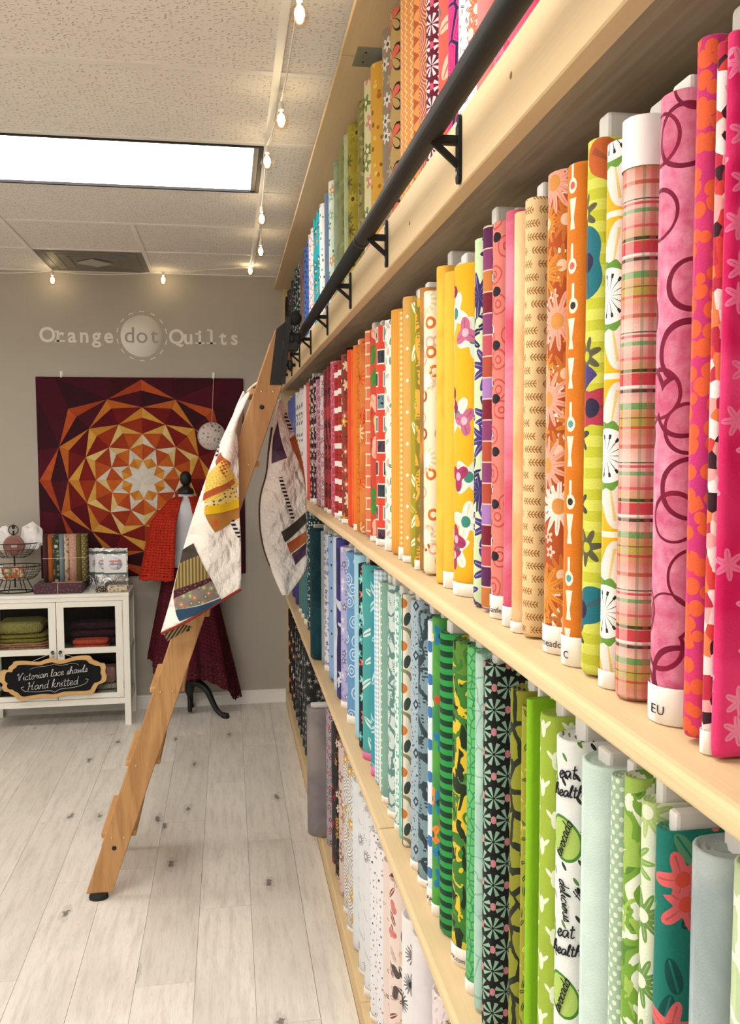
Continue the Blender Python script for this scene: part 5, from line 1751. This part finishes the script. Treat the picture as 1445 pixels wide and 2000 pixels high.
# folded shawls inside the cabinet
def folded(x0, x1, y0, y1, z0, h, mat, label, layers=3, seed=0):
    r_ = random.Random(seed)
    root = thing('folded_shawl', label, 'shawl', ((x0 + x1) / 2, (y0 + y1) / 2, z0))
    lh = h / layers
    for k in range(layers):
        za = z0 + k * lh
        n_ = 18
        V, Fq = [], []
        jx = r_.uniform(-.006, .006)
        sec_ = []
        for j in range(14):
            a = 2 * PI * j / 14
            c_, s_ = math.cos(a), math.sin(a)
            sec_.append((abs(c_) ** .35 * (1 if c_ > 0 else -1), abs(s_) ** .6 * (1 if s_ > 0 else -1)))
        for i in range(n_ + 1):
            t = i / n_
            yy = y0 + (y1 - y0) * t
            sc_ = min(1, .75 + 2 * min(t, 1 - t))
            for (a, b_) in sec_:
                wv = .0035 * math.sin(a * 9 + t * 11 + k) if b_ > 0 else 0
                V.append(((x0 + x1) / 2 + jx + a * (x1 - x0) / 2 * sc_, yy, za + lh / 2 + b_ * lh * .49 * sc_ + wv * .5))
        m_ = len(sec_)
        for i in range(n_):
            for j in range(m_):
                Fq.append((i * m_ + j, i * m_ + (j + 1) % m_, (i + 1) * m_ + (j + 1) % m_, (i + 1) * m_ + j))
        Fq.append(tuple(range(m_ - 1, -1, -1))); Fq.append(tuple(n_ * m_ + j for j in range(m_)))
        mesh('fold', V, Fq, mat, root, True, [(v[0], v[2] + v[1]) for v in V])
def knit(nm, a, b_):
    g = G(nm, 'UV')
    g.bump(((g.u * 700).sin() + (g.v * 700).sin()) * .5 + g.noise(90, 2), .6, .004)
    return g.done(g.mix(g.noise(60, 3), a, b_), .95, 0, .1)
kO, kP, kC, kU = knit('knit_olive', '#a89a4c', '#8a7c34'), knit('knit_peach', '#dcaa8a', '#b07a5c'), knit('knit_coral', '#e86a50', '#d85440'), knit('knit_plum', '#5c3c46', '#44303a')
ysa, ysb = CY0 + .05, CY1 - .03
folded(-1.40, -1.09, ysa, ysb, .462, .058, kP, 'peach and brown folded knit shawl under the olive ones', 4, 1)
folded(-1.40, -1.105, ysa, ysb, .52, .05, kO, 'dark olive folded knit shawl in the middle of the stack', 2, 2)
folded(-1.39, -1.12, ysa, ysb, .57, .075, knit('knit_moss', '#b8ae70', '#958a4c'), 'moss green rolled knit shawl on top of the olive stack', 1, 3)
folded(-.945, -.735, ysa, ysa + .10, .462, .062, kC, 'coral red folded knit shawl at the front of the right door', 2, 4)
folded(-.985, -.70, ysa + .12, ysb, .462, .15, kU, 'dark plum folded shawls behind the coral one', 3, 5)
folded(-.80, -.70, ysa, ysa + .12, .25, .10, knit('knit_pink', '#c89a98', '#a87a78'), 'dusty pink bunched shawl behind the chalkboard sign', 1, 6)
folded(-.82, -.68, ysa, ysb, .172, .077, knit('knit_ivory', '#c8c4b8', '#a09a90'), 'ivory and grey knit shawl on the cabinet floor', 2, 7)
folded(-1.38, -1.10, ysa, ysb, .172, .11, knit('knit_brown', '#4a4038', '#38302a'), 'dark brown folded shawl behind the left door', 3, 8)

# chalkboard sign
cs = thing('chalkboard_sign', 'scalloped chalkboard sign reading Victorian lace shawls Hand knitted', 'sign', (-1.05, 5.37, .31))
sgp = [(p.x, p.y) for p in smooth_path([(x_, z_, 0) for x_, z_ in SIGN], 3, True)]
scx, scz = -1.046, .318
prism_xz('frame', sgp, 5.368, 5.378, M['mdf'], cs)
inn = [(scx + (x_ - scx) * .905, scz + (z_ - scz) * .80) for x_, z_ in sgp]
prism_xz('board', inn, 5.3655, 5.3678, M['chalkboard'], cs)
bm = bmesh.new()
def chalk(txt, size, cx, cz, ang):
    st, wd = write(txt, size)
    ca, sa = math.cos(ang), math.sin(ang)
    for s_ in st:
        bm_tube(bm, [(cx + (a - wd / 2) * ca - (b_ - size) * sa, 5.3645, cz + (a - wd / 2) * sa + (b_ - size) * ca) for a, b_ in s_], .0016, 4)
chalk('Victorian lace shawls', .0215, -1.055, .352, .10)
chalk('Hand knitted', .0245, -1.055, .288, .085)
from_bm('chalk_words', bm, M['chalk'], cs)
bm = bmesh.new()
for sgn in (-1, 1):
    pts = smooth_path([(-1.04, 5.3645, .237 - .004), (-1.04 + sgn * .03, 5.3645, .248 + sgn * .003), (-1.04 + sgn * .11, 5.3645, .250 + sgn * .009), (-1.04 + sgn * .17, 5.3645, .262 + sgn * .014), (-1.04 + sgn * .192, 5.3645, .285 + sgn * .016), (-1.04 + sgn * .176, 5.3645, .290 + sgn * .016)], 6)
    bm_tube(bm, pts, .0013, 4)
    pts = smooth_path([(-1.04, 5.3645, .405), (-1.04 + sgn * .04, 5.3645, .395), (-1.04 + sgn * .11, 5.3645, .397 + sgn * .008), (-1.04 + sgn * .14, 5.3645, .385 + sgn * .008)], 6)
    bm_tube(bm, pts, .0008, 4)
from_bm('chalk_flourish', bm, M['chalk'], cs)
tube('hanging_string', [(-1.19, 5.372, .415), (-1.048, 5.376, .470), (-1.012, 5.376, .470), (-.91, 5.372, .433)], .0012, M['cord'], cs, 5)

# ------------------------------------------------------------------ things on the cabinet
zt = CZT
def bundle(label, x0, x1, y0, y1, z0, z1, strips, tilt):
    t = thing('fabric_bundle', label, 'fabric bundle', ((x0 + x1) / 2, y0, z0))
    wsum = sum(s_[0] for s_ in strips)
    xx = x0
    for wd, fn, nm in strips:
        w_ = (x1 - x0) * wd / wsum
        n_ = 8
        sec_ = []
        for j in range(n_ + 1):
            a = PI + PI * j / n_
            sec_.append((xx + w_ / 2 + math.cos(a) * w_ / 2, y0 + .012 + math.sin(a) * .012))
        sec_ += [(xx + w_, y1), (xx, y1)]
        V = [(a, b_ + tilt * .0, z0) for a, b_ in sec_] + [(a, b_ + tilt, z1) for a, b_ in sec_]
        m_ = len(sec_)
        Fq = [(i, (i + 1) % m_, (i + 1) % m_ + m_, i + m_) for i in range(m_)] + [tuple(range(m_ - 1, -1, -1)), tuple(range(m_, 2 * m_))]
        mesh('folded_strip', V, Fq, cloth('strip_' + nm, fn, xx * 7), t, True, [(v[0], v[2]) for v in V])
        xx += w_
    zs_ = z0 + (z1 - z0) * .5
    tube('tie_string', [(x0 - .001, y1 + tilt * .5, zs_), (x0 - .001, y0 + tilt * .5, zs_), (x1 + .001, y0 + tilt * .5 - .002, zs_ + .004), (x1 + .001, y1 + tilt * .5, zs_)], .0012, M['cord'], t, 5)
    return t
bundle('upright stack of folded fabric strips tied with string, rust to olive', -1.115, -.862, 5.50, 5.60, .878, 1.163,
       [(.9, S('#4a2c2a'), 'brown'), (.9, S('#b8602c'), 'rust'), (1.1, F('#3a4438', ['#e8e4d8', '#8a9a7c'], '#d8b860', .03, 6, .42), 'daisy'), (.9, S('#7c8f98'), 'slate'), (.9, L('#d8c0a8', ['#8a6450'], .03, .4), 'vine'), (1.4, CR('#d8a894', '#b88474', .02, .06), 'blush'), (.8, S('#6c6028'), 'olive'), (.9, D('#7a7040', '#d0c890', .02, .18), 'olive_dot')], .0)
pb_ = thing('plum_bundle', 'flat plum coloured fabric parcel tied with pale string', 'fabric bundle', (-1.02, 5.5, zt))
uvbox(box('parcel', -1.160, -.878, 5.43, 5.63, zt, zt + .058, cloth('plum_print', DD('#5a3c46', ['#8a6c74'], .02, .16)), pb_, .008, None, 2))
tube('tie_string', [(-1.02, 5.4285, zt + .001), (-1.02, 5.4285, zt + .0592), (-1.02, 5.6315, zt + .0592)], .0013, M['cord'], pb_, 5)
pr2 = thing('peach_remnant', 'thin folded peach fabric between the plum parcel and the strip stack', 'fabric', (-.98, 5.5, zt + .058))
uvbox(box('fold', -1.06, -.885, 5.47, 5.60, zt + .0585, zt + .0628, cloth('peach_print', B('#d8a890', '#b88a7c', 20)), pr2, .001))
# foil pouches
def foil_mat():
    g = G('foil', 'Object')
    g.bump(g.noise(18, 3, vec=g.tc.outputs['Object'], dim='3D', dist=1.0), .7, .02)
    return g.done('#c6c9cb', .22, .85, .5)
MFO = foil_mat()
def label_mat():
    g = G('pouch_label', 'Object')
    n = g.noise(60, 3, vec=g.tc.outputs['Object'], dim='3D')
    return g.done(g.mix((n > .56) * .7, '#e6e4e4', '#8a8a94'), .4)
MLB = label_mat()
MLR = plain('label_red', '#d87a68', .5); MLV = plain('label_violet', '#8a88b8', .5); MGB = plain('pouch_green_band', '#4a5a54', .5)
def pouch(x0, x1, y, z0, z1, which):
    t = thing('foil_pouch', 'silver foil pouch with a round white label, ' + which, 'pouch', ((x0 + x1) / 2, y, z0))
    n_ = 10
    V, Fq = [], []
    for s_ in (-1, 1):
        for j in range(n_ + 1):
            for i in range(n_ + 1):
                a, b_ = i / n_, j / n_
                puff = .012 * math.sin(a * PI) * math.sin(min(1, b_ * 1.15) * PI) ** .6 if b_ < .87 else 0
                puff += .0012 * math.sin(a * 31 + b_ * 17)
                V.append((x0 + (x1 - x0) * a, y + s_ * (max(0, puff) + .0012), z0 + (z1 - z0) * b_ + .002 * math.sin(a * 20) * (b_ > .95)))
    m_ = (n_ + 1)
    for s_ in range(2):
        o_ = s_ * m_ * m_
        for j in range(n_):
            for i in range(n_):
                q = (o_ + j * m_ + i, o_ + j * m_ + i + 1, o_ + (j + 1) * m_ + i + 1, o_ + (j + 1) * m_ + i)
                Fq.append(q if s_ == 0 else q[::-1])
    mesh('pouch', V, Fq, MFO, t, True)
    yf_ = y - .0155
    hw = (x1 - x0)
    box('white_label', x0 + hw * .04, x1 - hw * .04, yf_ - .0008, yf_, z0 + (z1 - z0) * .42, z0 + (z1 - z0) * .84, plain('pouch_white', '#e4e4e6', .4), t)
    cx, cz = (x0 + x1) / 2, z0 + (z1 - z0) * .63
    lathe('label_picture', [(.0005, yf_ - .0016), (.042, yf_ - .0016), (.042, yf_ - .0008)], MLB, t, 28, (cx, 0, cz), 'Y', 1, .9)
    box('label_print', cx - .03, cx + .03, yf_ - .0022, yf_ - .0017, cz + .012, cz + .022, MLR, t)
    box('label_print', cx - .034, cx + .034, yf_ - .0022, yf_ - .0017, cz - .006, cz + .004, MLV, t)
    for zz in (.40, .90):
        box('green_band', x0 + .001, x1 - .001, yf_ + .002, yf_ + .004, z0 + (z1 - z0) * zz - .006, z0 + (z1 - z0) * zz + .006, MGB, t)
pouch(-.862, -.735, 5.60, zt, 1.068, 'hindmost of the three')
pouch(-.822, -.69, 5.565, zt, 1.072, 'middle of the three')
pouch(-.765, -.62, 5.53, zt, 1.072, 'in front of the other two')
fr = thing('fabric_roll', 'small flat roll of cream floral strips in front of the foil pouches', 'fabric bundle', (-.71, 5.45, zt))
uvbox(box('rolled_strip', -.805, -.735, 5.435, 5.475, zt, zt + .034, cloth('roll_dark', DD('#4a3c38', ['#d8c8b0'], .012, .24)), fr, .008, None, 2))
uvbox(box('rolled_strip', -.735, -.615, 5.435, 5.480, zt, zt + .040, cloth('roll_cream', F('#e6d6ba', ['#b87a6c', '#7a8a5c', '#5a4a40'], '#d8b870', .02, 5, .42)), fr, .009, None, 2))

# two-tier wire basket
wb = thing('wire_basket_stand', 'two-tier dark wire basket stand on the white cabinet', 'basket stand', (-1.285, 5.53, zt))
bxc, byc = -1.288, 5.545
def ringp(cx, cy, z, rx, ry, n=28):
    return [(cx + rx * math.cos(2 * PI * k / n), cy + ry * math.sin(2 * PI * k / n), z) for k in range(n)]
def basket(zb, ztp, rb_, rt_):
    n0 = len(wb.children)
    b = tube('basket_rim', ringp(bxc, byc, ztp, rt_, rt_ * .62), .0035, M['wire'], wb, 6, True)
    bm = bmesh.new()
    for f_ in (0, .33, .66):
        bm_tube(bm, ringp(bxc, byc, zb + (ztp - zb) * f_ ** 1.3, rb_ + (rt_ - rb_) * f_ ** .7, (rb_ + (rt_ - rb_) * f_ ** .7) * .62), .0016, 4, True, True)
    for k in range(20):
        a = 2 * PI * k / 20
        pts = []
        for j in range(6):
            f_ = j / 5
            rr = rb_ + (rt_ - rb_) * f_ ** .7
            pts.append((bxc + rr * math.cos(a), byc + rr * .62 * math.sin(a), zb + (ztp - zb) * f_ ** 1.3))
        bm_tube(bm, pts, .0014, 4)
    for k in range(-3, 4):
        bm_tube(bm, [(bxc + k * rb_ * .28, byc - rb_ * .55, zb), (bxc + k * rb_ * .28, byc + rb_ * .55, zb)], .0014, 4)
    from_bm('basket_wires', bm, M['wire'], wb, True)
basket(.895, .978, .095, .165)
basket(1.03, 1.115, .07, .135)
tube('stem', [(bxc, byc, zt + .03), (bxc, byc, 1.19)], .005, M['wire'], wb, 8)
tube('handle_ring', [(bxc + .028 * math.cos(2 * PI * k / 16), byc, 1.195 + .028 * math.sin(2 * PI * k / 16)) for k in range(16)], .003, M['wire'], wb, 6, True)
lathe('finial', [(.001, 1.228), (.009, 1.224), (.011, 1.215), (.008, 1.205), (.003, 1.2)], M['wire'], wb, 12, (bxc, byc, 0))
tube('foot_ring', ringp(bxc, byc, zt + .005, .105, .07), .0045, M['wire'], wb, 6, True)
for k in range(6):
    a = 2 * PI * k / 6 + .3
    tube('foot_leg', [(bxc + .105 * math.cos(a), byc + .07 * math.sin(a), zt + .005), (bxc + .07 * math.cos(a), byc + .045 * math.sin(a), .895)], .003, M['wire'], wb, 6)
ck = thing('yarn_cake', 'round dusty brown wound yarn cake in the upper wire basket', 'yarn', (-1.285, 5.49, 1.037))
lathe('wound_yarn', [(.012, 5.514), (.05, 5.512), (.060, 5.518), (.062, 5.526), (.056, 5.534), (.012, 5.537)], knit('yarn_brown', '#a88078', '#8a625c'), ck, 28, (-1.285, 0, 1.102), 'Y')
lathe('band', [(.035, 5.511), (.05, 5.5115), (.05, 5.514)], plain('yarn_band', '#8a5a54', .7), ck, 28, (-1.285, 0, 1.102), 'Y')
box('tag', -1.298, -1.262, 5.5095, 5.511, 1.092, 1.112, plain('yarn_tag', '#b8a8a0', .6), ck)
def crumple(label, c, r, seed):
    bm = bmesh.new()
    bmesh.ops.create_icosphere(bm, subdivisions=3, radius=1)
    for v in bm.verts:
        n_ = mnoise.noise(v.co * 2.1 + Vector((seed, 0, 0))) * .35 + mnoise.noise(v.co * 5 + Vector((0, seed, 0))) * .18
        v.co = v.co * (1 + n_)
        v.co = Vector((v.co.x * r[0] + c[0], v.co.y * r[1] + c[1], max(v.co.z * r[2], -r[2] * .8) + c[2]))
    o = from_bm('plastic_bag', bm, plain('clear_white_bag', '#e6e4e4', .25, 0, .6, .05), None, False)
    tag(o, label, 'bag')
crumple('crinkled white plastic bag leaning out of the upper wire basket', (-1.190, 5.575, 1.14), (.07, .03, .085), 2.0)
crumple('crumpled white plastic bag at the back of the upper wire basket', (-1.345, 5.575, 1.13), (.055, .028, .08), 5.0)
fb = thing('fabric_packet', 'packet of orange and green print fabric in the lower wire basket', 'fabric bundle', (-1.29, 5.51, .9))
rot = Matrix.Rotation(math.radians(-9), 3, 'Y')
uvbox(box('packet', -1.352, -1.228, 5.50, 5.535, .902, .975, cloth('packet_print', CELLS(['#d8683c', '#d8c4a4', '#c85a34', '#e6d4b8', '#9aa07c'], .012)), fb, .006, rot, 2))
wf = tag(box('folded_paper', -1.375, -1.345, 5.51, 5.54, .902, .98, plain('paper_white', '#e2deda', .6), None, .003), 'folded white paper beside the fabric packet', 'paper')

# ------------------------------------------------------------------ dress form with two shawls
mx, my = -.262, 5.555
dfm = thing('dress_form', 'white dress form on a black tripod wearing lace shawls', 'mannequin', (mx, my, 0))
prof = [(.085, .80), (.128, .84), (.135, .92), (.115, 1.02), (.10, 1.08), (.115, 1.18), (.135, 1.26), (.14, 1.30), (.115, 1.345), (.06, 1.375), (.046, 1.39), (.045, 1.415)]
lathe('torso', prof, plain('form_jersey', '#c9cbd2', .8), dfm, 28, (mx, my, 0), 'Z', 1, .72)
lathe('neck_cap', [(.047, 1.402), (.05, 1.412), (.044, 1.43), (.022, 1.446), (.016, 1.455)], M['blackp'], dfm, 24, (mx, my, 0))
lathe('finial', [(.014, 1.452), (.03, 1.468), (.037, 1.495), (.034, 1.518), (.02, 1.538), (.002, 1.543)], M['blackp'], dfm, 24, (mx, my, 0))
lathe('pole', [(.022, .28), (.02, .40), (.016, .5), (.016, .82)], M['blackp'], dfm, 16, (mx, my, 0))
lathe('hub', [(.014, .105), (.016, .12), (.03, .15), (.034, .2), (.03, .26), (.022, .3)], M['blackp'], dfm, 20, (mx, my, 0))
lathe('drop_rod', [(.012, .018), (.014, .03), (.014, .14)], M['blackp'], dfm, 14, (mx, my + .0, 0))
for a in (math.radians(-28), math.radians(208), math.radians(90)):
    ca, sa = math.cos(a), math.sin(a)
    L_ = .245 if sa < .5 else .15
    pts = smooth_path([(.015, 0, .205), (.07, 0, .205), (.125, 0, .165), (.165, 0, .09), (.2, 0, .038), (.245, 0, .014), (.268, 0, .016)], 5)
    k_ = L_ / .245
    tube('leg', [(mx + p.x * ca * k_, my + p.x * sa * k_, p.z) for p in pts], [.026 - .012 * min(1, i / len(pts) * 1.3) + (.006 if i > len(pts) - 8 else 0) for i in range(len(pts))], M['blackp'], dfm, 10)
def lace(nm, a, b_, hole=.16, sc=150):
    g = G(nm, 'UV')
    q = g.vor(g.u * sc * .55, g.v * sc * .8, .35)
    rows = ((g.v * 260).sin() > .0)
    c = g.mix(g.noise(12, 2), a, b_)
    c = g.mix((q['d'] < .34) * .75 * rows, c, scale_c(b_, .45))
    g.bump(q['d'], .6, .006)
    al = 1.0 - (q['d'] < hole) * rows
    g.put(g.b.inputs['Alpha'], al)
    return g.done(c, .9, 0, .12)
def drape(name, label, cat, fn, nu, nv, mat):
    V = [fn(i / nu, j / nv) for j in range(nv + 1) for i in range(nu + 1)]
    Fq = [(j * (nu + 1) + i, j * (nu + 1) + i + 1, (j + 1) * (nu + 1) + i + 1, (j + 1) * (nu + 1) + i) for j in range(nv) for i in range(nu)]
    UV = [(i / nu * .9, -j / nv * .7) for j in range(nv + 1) for i in range(nu + 1)]
    o = mesh(name, V, Fq, mat, None, True, UV)
    s_ = o.modifiers.new('thick', 'SOLIDIFY'); s_.thickness = .003; s_.offset = 0
    tag(o, label, cat)
    return o
def red_shawl(s, t):
    a = math.radians(-58 + s * -244)          # from the right of the front round the back to the left front
    a = math.radians(-90 + 14 + s * 332)
    z = 1.385 - .50 * t
    # shoulders then flare
    rx = .062 + .125 * min(1, (t * 3.2)) ** .7 + .10 * t
    ry = (.055 + .07 * min(1, t * 3.2) ** .7 + .05 * t)
    op = 1 - t * .0
    r_ = 1 + .05 * math.sin(s * 40) * t + .02 * math.sin(s * 90) * t
    front = max(0, -math.sin(a))
    z += .05 * front * t * math.cos(a * 2) * 0 - .012 * abs(math.sin(s * 60)) * (t > .97)
    vgap = (1 - min(1, t * 2.6))
    x_ = mx + rx * r_ * math.cos(a)
    y_ = my + ry * r_ * math.sin(a)
    if t < .42 and front > .9:
        x_ += (.0)
    return Vector((x_, min(y_, WALL_Y - .03), z))
drape('lace_shawl', 'bright red lace shawl around the dress form shoulders', 'shawl', red_shawl, 90, 40, lace('red_lace', '#b83220', '#962414', .2, 110))
def skirt(s, t):
    a = 2 * PI * s
    z0 = .95
    low = .37 - .27 * max(0, math.cos(a)) ** 3 - .10 * max(0, -math.sin(a)) + .0
    z = z0 + (low - z0) * t
    r_ = .14 + .10 * t + .018 * math.sin(a * 7) * t + .008 * math.sin(a * 17) * t
    ex_ = .07 * t * max(0, math.cos(a)) ** 2
    z -= .012 * abs(math.sin(s * 95)) * (t > .97)
    return Vector((mx + (r_ + ex_) * math.cos(a), min(my + r_ * .72 * math.sin(a), WALL_Y - .02), z))
drape('lace_skirt_shawl', 'dark maroon lace shawl wrapped as a long skirt on the dress form', 'shawl', skirt, 110, 46, lace('maroon_lace', '#5a1c26', '#441620', .2, 130))
